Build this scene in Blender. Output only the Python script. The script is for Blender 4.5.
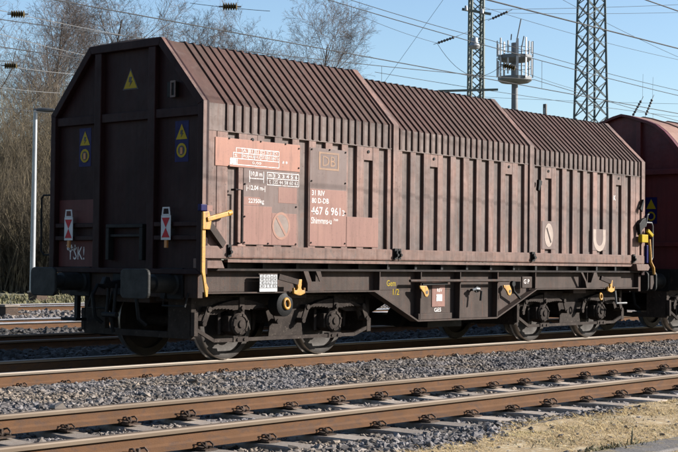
import bpy, bmesh, math, random
import numpy as np
from mathutils import Vector, Matrix

for o in list(bpy.data.objects): bpy.data.objects.remove(o)
S = bpy.context.scene
COL = S.collection
R = math.radians
rnd = random.Random(7)

# ------------------------------------------------------------------ camera
F_PX, TH, PI_, RO = 1421.04, .7148, .0267, .0103
CAM = np.array([-17.126, -13.743, 1.229])
fw = np.array([math.cos(TH)*math.cos(PI_), math.sin(TH)*math.cos(PI_), math.sin(PI_)])
rt = np.array([math.sin(TH), -math.cos(TH), 0.]); upv = np.cross(rt, fw)
cr = math.cos(RO)*rt + math.sin(RO)*upv
cu = -math.sin(RO)*rt + math.cos(RO)*upv
cam = bpy.data.cameras.new('camera'); cam.lens = F_PX/678*36; cam.sensor_width = 36
cam.clip_start = .1; cam.clip_end = 5000
co = bpy.data.objects.new('camera', cam); COL.objects.link(co)
co.matrix_world = Matrix(((cr[0], cu[0], -fw[0], CAM[0]), (cr[1], cu[1], -fw[1], CAM[1]), (cr[2], cu[2], -fw[2], CAM[2]), (0, 0, 0, 1)))
S.camera = co
def at(u, v, depth):                       # a place in the world at a real distance
    return CAM + depth*(fw + cr*(u-339)/F_PX - cu*(v-226)/F_PX)

# ------------------------------------------------------------------ sky and sun
SUN_A, SUN_E = R(47), R(25)
sv = Vector((math.cos(SUN_A)*math.cos(SUN_E), -math.sin(SUN_A)*math.cos(SUN_E), math.sin(SUN_E)))
W = bpy.data.worlds.new('World'); S.world = W; W.use_nodes = True
nt = W.node_tree
sky = nt.nodes.new('ShaderNodeTexSky'); sky.sky_type = 'NISHITA'; sky.sun_disc = False
sky.sun_elevation = SUN_E; sky.sun_rotation = math.atan2(sv.x, sv.y)
sky.air_density = 1.0; sky.dust_density = .7; sky.ozone_density = 2.9
bg = nt.nodes['Background']; bg.inputs['Strength'].default_value = .068
nt.links.new(sky.outputs[0], bg.inputs[0])
sl = bpy.data.lights.new('sun', 'SUN'); sl.energy = 5.0; sl.angle = R(.5); sl.color = (1, .955, .90)
so = bpy.data.objects.new('sun', sl); COL.objects.link(so)
so.rotation_euler = (-sv).to_track_quat('-Z', 'Y').to_euler(); so.location = (0, -20, 30)
S.view_settings.view_transform = 'Standard'; S.view_settings.look = 'None'
S.view_settings.exposure = 1.5; S.view_settings.gamma = 1; S.view_settings.use_curve_mapping = False
S.render.engine = 'CYCLES'

# ------------------------------------------------------------------ materials
MATS = {}
def mat(name, c1, c2=None, rough=.7, scale=3., metal=0., streak=0., bump=0., bscale=60., c3=None, detail=6., rand=0., spec=.4, stretch=(1, 1, 1), lo=.35, hi=.65, c3pos=.62, c3scale=None, dent=0., dscale=3.5, rust=0.):
    m = bpy.data.materials.new(name); m.use_nodes = True; MATS[name] = m
    n, l = m.node_tree.nodes, m.node_tree.links
    b = n['Principled BSDF']; b.inputs['Roughness'].default_value = rough; b.inputs['Metallic'].default_value = metal
    b.inputs['Specular IOR Level'].default_value = spec
    c2 = c2 or tuple(x*.75 for x in c1)
    geo = n.new('ShaderNodeNewGeometry'); mp = n.new('ShaderNodeMapping'); mp.inputs['Scale'].default_value = stretch
    l.new(geo.outputs['Position'], mp.inputs['Vector'])
    def noise(sc, det=detail, vec=mp):
        t = n.new('ShaderNodeTexNoise'); t.inputs['Scale'].default_value = sc; t.inputs['Detail'].default_value = det
        t.inputs['Roughness'].default_value = .62; l.new(vec.outputs[0], t.inputs['Vector']); return t
    def ramp(src, a, bb):
        r = n.new('ShaderNodeMapRange'); r.inputs[1].default_value = a; r.inputs[2].default_value = bb
        l.new(src, r.inputs[0]); return r.outputs[0]
    def mix(fac, a, bcol, mode='MIX'):
        x = n.new('ShaderNodeMix'); x.data_type = 'RGBA'; x.blend_type = mode
        if isinstance(fac, float): x.inputs[0].default_value = fac
        else: l.new(fac, x.inputs[0])
        for i, v in ((6, a), (7, bcol)):
            if isinstance(v, tuple): x.inputs[i].default_value = (*v, 1)
            else: l.new(v, x.inputs[i])
        return x.outputs[2]
    t1 = noise(scale)
    col = mix(ramp(t1.outputs[0], lo, hi), c1, c2)
    if c3:
        t3 = noise(c3scale or scale*4.3); col = mix(ramp(t3.outputs[0], c3pos-.06, c3pos+.08), col, c3)
    if streak:
        ms = n.new('ShaderNodeMapping'); ms.inputs['Scale'].default_value = (14, 14, .7); l.new(geo.outputs['Position'], ms.inputs['Vector'])
        ts = noise(1.0, 4, ms)
        col = mix(ramp(ts.outputs[0], .42, .75), col, mix(streak, col, (.30, .26, .25), 'MULTIPLY'))
    if rust:                                 # sparse rust runs, long in the vertical
        mr_ = n.new('ShaderNodeMapping'); mr_.inputs['Scale'].default_value = (17, 17, 1.6); mr_.inputs['Location'].default_value = (3.1, 7.7, 1.3); l.new(geo.outputs['Position'], mr_.inputs['Vector'])
        tr_ = noise(1.0, 7, mr_); fr_ = n.new('ShaderNodeMath'); fr_.operation = 'MULTIPLY'; fr_.inputs[1].default_value = rust
        l.new(ramp(tr_.outputs[0], .55, .68), fr_.inputs[0]); col = mix(fr_.outputs[0], col, (.060, .026, .016))
        tp_ = noise(34., 5); fp_ = n.new('ShaderNodeMath'); fp_.operation = 'MULTIPLY'; fp_.inputs[1].default_value = rust
        l.new(ramp(tp_.outputs[0], .61, .66), fp_.inputs[0]); col = mix(fp_.outputs[0], col, (.040, .020, .014))
    if rand:
        oi = n.new('ShaderNodeObjectInfo')
        v = n.new('ShaderNodeHueSaturation'); mr = n.new('ShaderNodeMapRange')
        mr.inputs[3].default_value = 1-rand; mr.inputs[4].default_value = 1+rand
        l.new(oi.outputs['Random'], mr.inputs[0]); l.new(mr.outputs[0], v.inputs['Value']); l.new(col, v.inputs['Color']); col = v.outputs[0]
    l.new(col, b.inputs['Base Color'])
    rr = n.new('ShaderNodeMapRange'); rr.inputs[3].default_value = max(.05, rough-.12); rr.inputs[4].default_value = min(1, rough+.15)
    l.new(t1.outputs[0], rr.inputs[0]); l.new(rr.outputs[0], b.inputs['Roughness'])
    if bump:
        tb = noise(bscale, 5); bp = n.new('ShaderNodeBump'); bp.inputs['Strength'].default_value = bump; bp.inputs['Distance'].default_value = .01
        l.new(tb.outputs[0], bp.inputs['Height']); l.new(bp.outputs[0], b.inputs['Normal'])
        if dent:                             # slow waviness of thin sheet metal
            td = noise(dscale, 2); bd = n.new('ShaderNodeBump'); bd.inputs['Strength'].default_value = dent; bd.inputs['Distance'].default_value = .03
            l.new(td.outputs[0], bd.inputs['Height']); l.new(bd.outputs[0], bp.inputs['Normal'])
    return m
M = MATS
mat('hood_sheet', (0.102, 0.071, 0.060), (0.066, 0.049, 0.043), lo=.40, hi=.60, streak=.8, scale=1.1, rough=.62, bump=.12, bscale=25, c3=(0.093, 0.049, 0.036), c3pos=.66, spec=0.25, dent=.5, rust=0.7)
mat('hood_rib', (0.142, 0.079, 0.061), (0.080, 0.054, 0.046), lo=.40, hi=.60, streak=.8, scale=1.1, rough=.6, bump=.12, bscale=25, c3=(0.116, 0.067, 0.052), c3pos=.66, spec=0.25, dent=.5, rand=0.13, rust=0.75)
mat('roof_sheet', (0.056, 0.028, 0.022), (0.042, 0.024, 0.018), streak=.35, scale=1.3, rough=.62, bump=.15, bscale=18, c3=(.066, .043, .036), c3pos=.63, spec=0.2, dent=.5, rand=0.12, rust=0.35)
mat('end_shade_paint', (0.018, 0.006, 0.006), (0.013, 0.004, 0.004), streak=.6, scale=1.6, rough=.6, bump=.1, bscale=25, spec=0.12, dent=.5)  # hood brown darkened here so the colour carries the end wall's shade
mat('end_patch', (0.073, 0.021, 0.020), (0.055, 0.017, 0.016), streak=.35, scale=2, rough=.55, spec=0.15)
mat('salmon_plate', (0.154, 0.075, 0.056), (0.133, 0.064, 0.050), streak=.22, scale=2.2, rough=.55, bump=.05, spec=0.25, rand=0.06, rust=0.45)
mat('salmon_bright', (0.215, 0.094, 0.061), (0.186, 0.083, 0.058), streak=.18, scale=2.2, rough=.5, bump=.05, spec=0.25, rust=0.45)
mat('faded_plate', (0.096, 0.066, 0.058), (0.085, 0.057, 0.049), streak=.3, scale=2.2, rough=.6, spec=0.25, rust=0.5)
mat('ghost_orange', (0.200, 0.115, 0.065), (0.150, 0.095, 0.065), scale=8, rough=.6, lo=.3, hi=.6, spec=0.2)
mat('sill_paint', (0.114, 0.062, 0.046), (0.083, 0.050, 0.039), streak=.7, scale=2.5, rough=.6, bump=.1, c3=(0.068, 0.047, 0.039), c3pos=.62, spec=0.25, dent=.5, rust=0.8)
mat('frame_grime', (0.015, 0.011, 0.010), (0.010, 0.007, 0.006), streak=.5, scale=3, rough=.7, bump=.3, bscale=60, c3=(.045, .030, .022), c3pos=.64, spec=0.12)
mat('frame_panel', (0.045, 0.031, 0.025), (0.030, 0.022, 0.018), streak=.5, scale=3, rough=.7, bump=.3, bscale=60, c3=(.030, .024, .021), c3pos=.6, spec=0.15, rust=0.6)
mat('bogie_grime', (0.029, 0.022, 0.018), (0.017, 0.013, 0.011), scale=6, rough=.8, bump=.5, bscale=70, c3=(.062, .050, .040), c3pos=.64, spec=0.12, rand=0.15)
mat('black_iron', (0.006, 0.006, 0.006), (0.004, 0.004, 0.004), scale=6, rough=.6, bump=.3, spec=0.15)
mat('wheel_steel', (0.029, 0.024, 0.020), (0.020, 0.016, 0.013), scale=9, rough=.6, metal=.2, bump=.2, spec=0.2)
mat('wheel_tread', (.42, .40, .38), (.3, .28, .26), scale=12, rough=.32, metal=.9)
mat('buffer_steel', (0.015, 0.015, 0.014), (0.008, 0.008, 0.007), scale=7, rough=.6, metal=0., bump=.3, bscale=30, spec=0.2)
mat('yellow_paint', (0.340, 0.170, 0.012), (0.264, 0.123, 0.012), scale=12, rough=.5, c3=(0.136, 0.082, 0.027), c3pos=.58, rust=0.6)
mat('yellow_sign', (0.258, 0.189, 0.006), (0.228, 0.158, 0.006), scale=9, rough=.45, spec=.1)
mat('orange_paint', (0.341, 0.132, 0.028), (0.275, 0.110, 0.027), scale=12, rough=.5)
mat('orange_faded', (0.176, 0.080, 0.048), (0.152, 0.068, 0.044), scale=14, rough=.6)
mat('white_paint', (0.415, 0.393, 0.376), (0.326, 0.292, 0.275), scale=25, rough=.55, lo=.45, hi=.75, c3=(.17, .10, .078), c3pos=.585, c3scale=38)
mat('white_sign', (0.384, 0.384, 0.384), (0.325, 0.325, 0.325), scale=9, rough=.45, spec=.1)
mat('cream_paint', (0.219, 0.173, 0.141), (0.177, 0.131, 0.106), scale=9, rough=.55)
mat('red_sign', (0.302, 0.010, 0.020), (0.244, 0.010, 0.015), scale=9, rough=.45, spec=.1)
mat('blue_sign', (0.004, 0.004, 0.054), (0.004, 0.004, 0.036), scale=9, rough=.45, spec=.1)
mat('black_mark', (.03, .026, .026), scale=9, rough=.6)
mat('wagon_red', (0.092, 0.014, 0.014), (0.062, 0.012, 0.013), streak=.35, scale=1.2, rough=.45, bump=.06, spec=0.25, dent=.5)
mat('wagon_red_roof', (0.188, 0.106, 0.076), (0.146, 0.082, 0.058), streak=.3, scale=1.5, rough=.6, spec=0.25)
mat('rail_rust', (0.090, 0.046, 0.024), (0.069, 0.037, 0.020), scale=3.2, rough=.9, bump=.4, bscale=90, lo=.3, hi=.68, c3=(0.062, 0.037, 0.025), c3pos=.56, c3scale=9, stretch=(1., 1, 2.2), spec=0.1)
mat('rail_under_shade', (.032, .023, .018), (.02, .015, .012), scale=6, rough=.9, spec=.1, stretch=(.3, 1, 1))  # underside of the rail head, its shadow line put into the colour
mat('rail_head', (0.125, 0.094, 0.067), (0.094, 0.069, 0.048), scale=4, rough=.5, metal=.1, stretch=(.25, 2.5, 1), c3=(.10, .07, .05), c3pos=.66, spec=.12)
mat('rail_worn', (.20, .165, .13), (.15, .12, .095), scale=4, rough=.34, metal=.45, stretch=(.3, 3, 1), spec=.3)
mat('rail_bright', (.50, .49, .49), (.38, .36, .35), scale=4, rough=.22, metal=.95, stretch=(.3, 3, 1))
mat('fastening_rust', (0.073, 0.049, 0.035), (0.042, 0.032, 0.027), rand=.4, scale=20, rough=.85, bump=.4, c3=(0.150, 0.083, 0.045), c3pos=.62, spec=0.15)
mat('sleeper_pale', (0.257, 0.217, 0.178), (0.185, 0.153, 0.125), scale=7, rough=.9, bump=.4, bscale=80, rand=.45, c3=(.19, .145, .11), c3pos=.52)
mat('sleeper_brown', (0.140, 0.115, 0.095), (0.098, 0.078, 0.063), scale=7, rough=.9, bump=.4, bscale=80, rand=.25, c3=(.3, .25, .2), c3pos=.64)
mat('ballast_bed', (.12, .10, .088), (.05, .043, .04), scale=26, rough=.95, bump=1., bscale=45, lo=.4, hi=.6, c3=(.3, .27, .24), c3pos=.62, c3scale=30)
mat('stone_grey', (0.112, 0.101, 0.098), (0.073, 0.069, 0.066), scale=1.1, rough=.9, rand=.62, bump=.2, bscale=90, c3=(.135, .108, .084), c3pos=.52, c3scale=.55, spec=0.2)
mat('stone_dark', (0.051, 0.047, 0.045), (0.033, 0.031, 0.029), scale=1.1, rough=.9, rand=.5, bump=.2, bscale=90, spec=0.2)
mat('dry_ground', (0.283, 0.203, 0.103), (0.196, 0.136, 0.069), scale=3, rough=.95, bump=.8, bscale=40, c3=(.36, .30, .2), c3pos=.58, c3scale=14)
mat('far_ground', (0.150, 0.135, 0.090), (0.100, 0.095, 0.055), scale=.15, rough=.95, bump=.5, bscale=8)
mat('dry_grass', (0.399, 0.293, 0.139), (0.294, 0.204, 0.092), scale=6, rough=.9, c3=(.24, .205, .075), c3pos=.62, c3scale=2)
mat('green_weed', (.085, .080, .034), (.115, .098, .05), scale=1.2, rough=.9)
mat('kerb_concrete', (0.128, 0.117, 0.109), (0.085, 0.078, 0.072), scale=5, rough=.95, bump=.8, bscale=45, c3=(.17, .135, .085), c3pos=.56, c3scale=7, spec=.1)
mat('bark', (0.110, 0.091, 0.077), (0.075, 0.063, 0.054), scale=8, rough=.95, spec=0.1)
mat('twig', (0.120, 0.098, 0.085), (0.082, 0.068, 0.061), scale=2, rough=.95, spec=0.1)
mat('bramble', (0.101, 0.082, 0.058), (0.062, 0.052, 0.037), scale=.5, rough=.95, c3=(0.221, 0.174, 0.106), c3pos=.58, c3scale=2., spec=0.1)
mat('galvanised', (0.264, 0.272, 0.280), (0.208, 0.216, 0.224), scale=3, rough=.45, metal=.5)
mat('mast_green', (0.091, 0.108, 0.091), (0.063, 0.077, 0.066), scale=2, rough=.6)
mat('pylon_teal', (0.059, 0.084, 0.087), (0.042, 0.059, 0.063), scale=2, rough=.6)
mat('tower_grey', (0.117, 0.123, 0.129), (0.088, 0.094, 0.099), scale=1, rough=.6)
mat('antenna_white', (0.338, 0.346, 0.354), (0.274, 0.282, 0.290), scale=1, rough=.5)
mat('wire_copper', (.035, .035, .035), (.025, .025, .025), rough=.7, spec=.15)
mat('wire_pale', (0.120, 0.120, 0.120), (0.096, 0.096, 0.096), rough=.6, metal=.2)
mat('cream_dirty', (0.128, 0.094, 0.075), (0.101, 0.068, 0.056), scale=9, rough=.6)
mat('insulator_glaze', (0.067, 0.044, 0.010), (0.040, 0.027, 0.010), scale=10, rough=.25)
mat('lamp_dark', (.05, .05, .05), rough=.5)

# ------------------------------------------------------------------ mesh helpers
class MB:
    def __init__(s): s.v = []; s.f = []; s.m = []
    def add(s, vs, fs, mi=0):
        o = len(s.v); s.v += [tuple(map(float, p)) for p in vs]
        s.f += [tuple(i+o for i in f) for f in fs]; s.m += [mi]*len(fs); return s
    def box(s, x0, x1, y0, y1, z0, z1, mi=0):
        x0, x1 = min(x0, x1), max(x0, x1); y0, y1 = min(y0, y1), max(y0, y1); z0, z1 = min(z0, z1), max(z0, z1)
        return s.add([(x0,y0,z0),(x1,y0,z0),(x1,y1,z0),(x0,y1,z0),(x0,y0,z1),(x1,y0,z1),(x1,y1,z1),(x0,y1,z1)],
              [(3,2,1,0),(4,5,6,7),(0,1,5,4),(1,2,6,5),(2,3,7,6),(3,0,4,7)], mi)
    def prism(s, poly, axis, a, b, mi=0):    # axis 'x': poly=(y,z) ; 'y': poly=(x,z) ; 'z': poly=(x,y)
        def P(p, t): return {'x': (t, p[0], p[1]), 'y': (p[0], t, p[1]), 'z': (p[0], p[1], t)}[axis]
        n = len(poly); vs = [P(p, a) for p in poly]+[P(p, b) for p in poly]
        return s.add(vs, [tuple(range(n))[::-1], tuple(range(n, 2*n))]+[(i, (i+1) % n, n+(i+1) % n, n+i) for i in range(n)], mi)
    def tube(s, path, r, n=8, mi=0, cap=True):
        path = [Vector(p) for p in path]; rs = r if isinstance(r, (list, tuple)) else [r]*len(path)
        vs = []; u = None
        for i, p in enumerate(path):
            d = (path[min(i+1, len(path)-1)]-path[max(i-1, 0)]).normalized()
            if u is None: u = d.orthogonal().normalized()
            else:
                u = u - d*u.dot(d)
                u = u.normalized() if u.length > 1e-6 else d.orthogonal().normalized()
            w = d.cross(u)
            for k in range(n):
                a = 2*math.pi*(k+.5)/n; vs.append(p+(u*math.cos(a)+w*math.sin(a))*rs[i])
        fs = [(i*n+k, i*n+(k+1) % n, (i+1)*n+(k+1) % n, (i+1)*n+k) for i in range(len(path)-1) for k in range(n)]
        if cap: fs += [tuple(range(n))[::-1], tuple(range((len(path)-1)*n, len(path)*n))]
        return s.add(vs, fs, mi)
    def lathe(s, prof, c, axis='y', n=32, mi=0, sign=1):   # prof=(r, t) along axis from c
        vs = []
        for r, t in prof:
            for k in range(n):
                a = 2*math.pi*k/n; p, q = r*math.cos(a), r*math.sin(a)
                vs.append({'y': (c[0]+p, c[1]+t*sign, c[2]+q), 'x': (c[0]+t*sign, c[1]+p, c[2]+q), 'z': (c[0]+p, c[1]+q, c[2]+t*sign)}[axis])
        m = len(prof)
        fs = [(i*n+k, i*n+(k+1) % n, (i+1)*n+(k+1) % n, (i+1)*n+k) for i in range(m-1) for k in range(n)]
        return s.add(vs, fs, mi)
    def beam(s, p, q, w, h=None, mi=0):       # square bar between two points
        p, q = Vector(p), Vector(q); d = (q-p).normalized(); h = h or w
        a = d.cross(Vector((0, 0, 1)));
        a = a.normalized() if a.length > 1e-4 else Vector((1, 0, 0))
        b = a.cross(d).normalized(); vs = []
        for e in (p, q):
            for i, j in ((-1,-1),(1,-1),(1,1),(-1,1)): vs.append(e+a*i*w/2+b*j*h/2)
        return s.add(vs, [(3,2,1,0),(4,5,6,7),(0,1,5,4),(1,2,6,5),(2,3,7,6),(3,0,4,7)], mi)
    def build(s, name, mats, parent=None, smooth=False, bevel=0, loc=(0, 0, 0)):
        me = bpy.data.meshes.new(name); me.from_pydata(s.v, [], s.f)
        mats = mats if isinstance(mats, (list, tuple)) else [mats]
        for k in mats: me.materials.append(M[k])
        if len(mats) > 1: me.polygons.foreach_set('material_index', s.m)
        bm = bmesh.new(); bm.from_mesh(me); bmesh.ops.recalc_face_normals(bm, faces=bm.faces); bm.to_mesh(me); bm.free()
        if smooth:
            me.polygons.foreach_set('use_smooth', [True]*len(me.polygons)); me.set_sharp_from_angle(angle=R(40))
        me.update()
        o = bpy.data.objects.new(name, me); COL.objects.link(o); o.parent = parent; o.location = loc
        if bevel:
            b = o.modifiers.new('bevel', 'BEVEL'); b.width = bevel; b.segments = 2; b.limit_method = 'ANGLE'; b.angle_limit = R(40)
        return o
def dup(o, parent=None, loc=None):
    c = o.copy(); COL.objects.link(c); c.parent = parent
    if loc is not None: c.location = loc
    return c
def dup_tree(o, parent, loc=None):
    c = dup(o, parent, loc)
    for ch in list(o.children): dup_tree(ch, c)
    return c
def tag(o, label, cat=None, group=None, kind=None):
    if label: o['label'] = label
    if cat: o['category'] = cat
    if group: o['group'] = group
    if kind: o['kind'] = kind
    return o
def thing(name, label, cat, loc=(0, 0, 0), group=None):
    e = bpy.data.objects.new(name, None); COL.objects.link(e); e.location = loc; e.empty_display_size = .2
    return tag(e, label, cat, group)
def text(name, body, mt, parent, org, h, width=None, face='side', bold=0., align='LEFT'):
    cu_ = bpy.data.curves.new('t', 'FONT'); cu_.body = body; cu_.size = 1; cu_.offset = bold; cu_.resolution_u = 2
    t = bpy.data.objects.new('t', cu_); COL.objects.link(t)
    bpy.context.view_layer.update()
    me = bpy.data.meshes.new_from_object(t.evaluated_get(bpy.context.evaluated_depsgraph_get()))
    bpy.data.objects.remove(t); bpy.data.curves.remove(cu_)
    v = np.array([w.co[:] for w in me.vertices]); mn, mx = v.min(0), v.max(0)
    hh = mx[1]-mn[1]; sy = h/hh; sx = (width/(mx[0]-mn[0])) if width else sy
    for w in me.vertices:
        x, y = (w.co.x-mn[0])*sx, (w.co.y-mn[1])*sy
        w.co = Vector((org[0]+x, org[1], org[2]+y)) if face == 'side' else Vector((org[0], org[1]-x, org[2]+y))
    me.materials.clear(); me.materials.append(M[mt]); me.update(); me.name = name
    o = bpy.data.objects.new(name, me); COL.objects.link(o); o.parent = parent
    return o
def interp(pts, x): return float(np.interp(x, [p[0] for p in pts], [p[1] for p in pts]))

# ------------------------------------------------------------------ ground
RAIL_H = .165
TRACKS = [(-5.83, .106), (0., 0.), (5.55, -.03), (10.45, 0.), (20.2, -.05)]
PROF = [(-400, -.10), (-9.5, -.06), (-8.2, -.03), (-7.35, -.03), (-6.95, -.098), (-4.65, -.100), (-3.9, -.10), (-2.9, -.09), (-1.7, -.115), (-1.15, -.15), (-.6, -.19), (1.3, -.205),
        (1.9, -.22), (3.0, -.26), (4.0, -.205), (7.2, -.205), (8.0, -.08), (9.0, -.19), (11.8, -.175), (13.2, -.24), (18.6, -.235), (21.9, -.24), (24, -.30), (36, -.30), (42, -.1), (60, .6), (90, 2.0), (160, 3.5), (600, 4)]
def gz(y): return interp(PROF, y)
def grass_edge(x): return max(-7.85, min(-6.85, -7.7+(x+8.85)*.16))
xs = [-500, -200, -100, -60, -40, -30]+list(np.arange(-24, 30, .6))+[36, 45, 60, 90, 140, 220, 400, 900]
ys = [-400, -150, -60, -30, -18, -12]+list(np.arange(-10, 14, .25))+list(np.arange(14, 44, 1.5))+[48, 56, 66, 80, 100, 140, 200, 350, 600]
gv = [(x, y, gz(y)+(.012*math.sin(x*3.1+y*5.3)+.01*math.sin(x*7.7-y*4.1) if -10 < y < 14 else 0)) for y in ys for x in xs]
nx = len(xs); gf = []; gm = []
for j in range(len(ys)-1):
    for i in range(nx-1):
        gf.append((j*nx+i, j*nx+i+1, (j+1)*nx+i+1, (j+1)*nx+i))
        yc = (ys[j]+ys[j+1])/2; xc = (xs[i]+xs[i+1])/2
        gm.append(1 if yc < grass_edge(xc) else (0 if yc < 23 else 2))
b = MB(); b.add(gv, gf); b.m = gm
g = b.build('ground', ['ballast_bed', 'dry_ground', 'far_ground']); tag(g, 'flat railway yard ground of ballast and dry grass', None, None, 'structure')

# ------------------------------------------------------------------ tracks
def rail_poly(yc, zt, h):
    pts = [(-.07, -h), (.07, -h), (.07, -h+.012), (.022, -h+.030), (.009, -h+.045), (.009, -.045), (.034, -.034), (.036, -.012), (.030, -.002), (.018, 0),
           (-.018, 0), (-.030, -.002), (-.036, -.012), (-.034, -.034), (-.009, -.045), (-.009, -h+.045), (-.022, -h+.030), (-.07, -h+.012)]
    return [(yc+p[0], zt+p[1]) for p in pts]
def rail(parent, yc, zt, x0, x1, head, h):
    b = MB(); poly = rail_poly(yc, zt, h); n = len(poly)
    b.prism(poly, 'x', x0, x1)
    for k in range(n):                      # faces: 2 caps then n sides
        b.m[2+k] = 1 if k in (6, 7, 8, 9, 10, 11, 12) else (2 if k in (5, 13) else 0)
    return b.build('rail', ['rail_rust', head, 'rail_under_shade'], parent)
def fastening_mesh():
    b = MB()
    b.box(-.085, .085, -.17, .17, .0, .014)
    for s in (-1, 1):
        b.prism([(s*.074, .014), (s*.120, .014), (s*.128, .030), (s*.086, .040), (s*.074, .030)], 'x', -.085, .085)
        for sx in (-1, 1):                   # the two loops of the spring clip
            pts = [(sx*.012, s*.098, .046), (sx*.018, s*.060, .040), (sx*.040, s*.050, .044), (sx*.056, s*.070, .072), (sx*.060, s*.105, .080), (sx*.060, s*.140, .052), (sx*.040, s*.150, .032), (sx*.018, s*.130, .036)]
            b.tube(pts, .0095, 5)
        b.lathe([(0, .040), (.026, .040), (.026, .052), (.019, .054), (.019, .078), (0, .080)], (0, s*.098, 0), 'z', 6)
    return b
FAST = fastening_mesh().build('fastening', 'fastening_rust')
COL.objects.unlink(FAST)
def track(label, yc, zt, x0, x1, step, smat, head, x_off=0., fast=True, h=RAIL_H):
    t = thing('railway_track', label, 'railway track', (0, yc, zt))
    for s in (-1, 1): rail(t, s*.7535, 0, x0, x1, head, h)
    sb = MB()
    prof = [(-.13, -.2), (.13, -.2), (.118, -.012), (.105, 0), (-.105, 0), (-.118, -.012)]
    secs = [(-1.30, 0), (-.95, 0), (-.5, -.02), (.5, -.02), (.95, 0), (1.30, 0)]
    vs = [(p[0], y, p[1]+(dz if p[1] > -.1 else 0)) for y, dz in secs for p in prof]; n = 6
    fs = [(i*n+k, i*n+(k+1) % n, (i+1)*n+(k+1) % n, (i+1)*n+k) for i in range(5) for k in range(n)]+[tuple(range(6)), tuple(range(30, 36))]
    sb.add(vs, fs)
    s0 = sb.build('sleeper', smat, t)
    x = x0+x_off; first = True; zs = -h-.016; lr = random.Random(int(yc*10)+5)
    xs_ = []
    while x < x1:
        o = s0 if first else dup(s0, t); first = False
        o.location = (x+lr.uniform(-.02, .02), lr.uniform(-.03, .03), zs); o.rotation_euler = (0, 0, lr.uniform(-.012, .012))
        xs_.append(x)
        if fast:
            for s in (-1, 1):
                f = FAST.copy(); COL.objects.link(f); f.parent = o; f.location = (lr.uniform(-.012, .012), s*.7535-o.location.y, .001); q_ = lr.uniform(.62, .88); f.scale = (q_*lr.uniform(.9, 1.1), .95, q_*.95); f.rotation_euler = (0, 0, lr.uniform(-.06, .06))
        x += step
    return xs_
SL0 = track('rusty railway track in front, nearest the camera, with pale sleepers', -5.83, .106, -21, 14, .62, 'sleeper_pale', 'rail_head', .12, True, .140)
SL1 = track('railway track that the brown hooded wagon stands on', 0, 0, -24, 40, .62, 'sleeper_brown', 'rail_worn', .3)
track('railway track in the shade just behind the brown wagon', 5.55, -.03, -14, 40, .65, 'sleeper_brown', 'rail_head', 0, False)
track('sunlit railway track behind the wagon, seen left of its buffers', 10.45, 0, -12, 50, .65, 'sleeper_brown', 'rail_bright', 0, False)
track('farthest railway track, at the foot of the brown thicket', 20.2, -.05, -10, 70, .65, 'sleeper_brown', 'rail_bright', 0, False)

# ------------------------------------------------------------------ ballast stones (geometry nodes instances on my own points)
def scatter_group(name, material):
    ng = bpy.data.node_groups.new(name, 'GeometryNodeTree')
    ng.interface.new_socket('Geometry', in_out='INPUT', socket_type='NodeSocketGeometry')
    ng.interface.new_socket('Geometry', in_out='OUTPUT', socket_type='NodeSocketGeometry')
    n, l = ng.nodes, ng.links
    gi, go = n.new('NodeGroupInput'), n.new('NodeGroupOutput')
    inst = n.new('GeometryNodeInstanceOnPoints'); inst.inputs['Pick Instance'].default_value = True
    join = n.new('GeometryNodeGeometryToInstance')
    rr = random.Random(3)
    for k in range(7):
        ic = n.new('GeometryNodeMeshIcoSphere'); ic.inputs['Subdivisions'].default_value = 1; ic.inputs['Radius'].default_value = 1
        sp = n.new('GeometryNodeSetPosition'); nz = n.new('ShaderNodeTexNoise'); nz.inputs['Scale'].default_value = .75; nz.inputs['Detail'].default_value = 1
        ps = n.new('GeometryNodeInputPosition'); va = n.new('ShaderNodeVectorMath'); va.operation = 'ADD'; va.inputs[1].default_value = (k*7.3, k*3.1+2, k*5.7)
        l.new(ps.outputs[0], va.inputs[0]); l.new(va.outputs[0], nz.inputs['Vector'])
        vm = n.new('ShaderNodeVectorMath'); vm.operation = 'SUBTRACT'; vm.inputs[1].default_value = (.5, .5, .5)
        vs_ = n.new('ShaderNodeVectorMath'); vs_.operation = 'SCALE'; vs_.inputs['Scale'].default_value = 2.3
        l.new(nz.outputs['Color'], vm.inputs[0]); l.new(vm.outputs[0], vs_.inputs[0])
        l.new(ic.outputs['Mesh'], sp.inputs['Geometry']); l.new(vs_.outputs[0], sp.inputs['Offset'])
        sm = n.new('GeometryNodeSetMaterial'); sm.inputs['Material'].default_value = M[material]
        tr = n.new('GeometryNodeTransform'); tr.inputs['Scale'].default_value = (rr.uniform(.85, 1.15), rr.uniform(.7, .95), rr.uniform(.55, .8))
        l.new(sp.outputs[0], tr.inputs[0]); l.new(tr.outputs[0], sm.inputs['Geometry']); l.new(sm.outputs[0], join.inputs[0])
    l.new(gi.outputs[0], inst.inputs['Points']); l.new(join.outputs[0], inst.inputs['Instance'])
    rv = n.new('FunctionNodeRandomValue'); rv.data_type = 'FLOAT_VECTOR'; rv.inputs[0].default_value = (-.5, -.5, 0); rv.inputs[1].default_value = (.5, .5, 6.28)
    l.new(rv.outputs[0], inst.inputs['Rotation'])
    at_ = n.new('GeometryNodeInputNamedAttribute'); at_.data_type = 'FLOAT'; at_.inputs['Name'].default_value = 'size'
    l.new(at_.outputs['Attribute'], inst.inputs['Scale']); l.new(inst.outputs[0], go.inputs[0])
    return ng
rs = np.random.RandomState(4)
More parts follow.
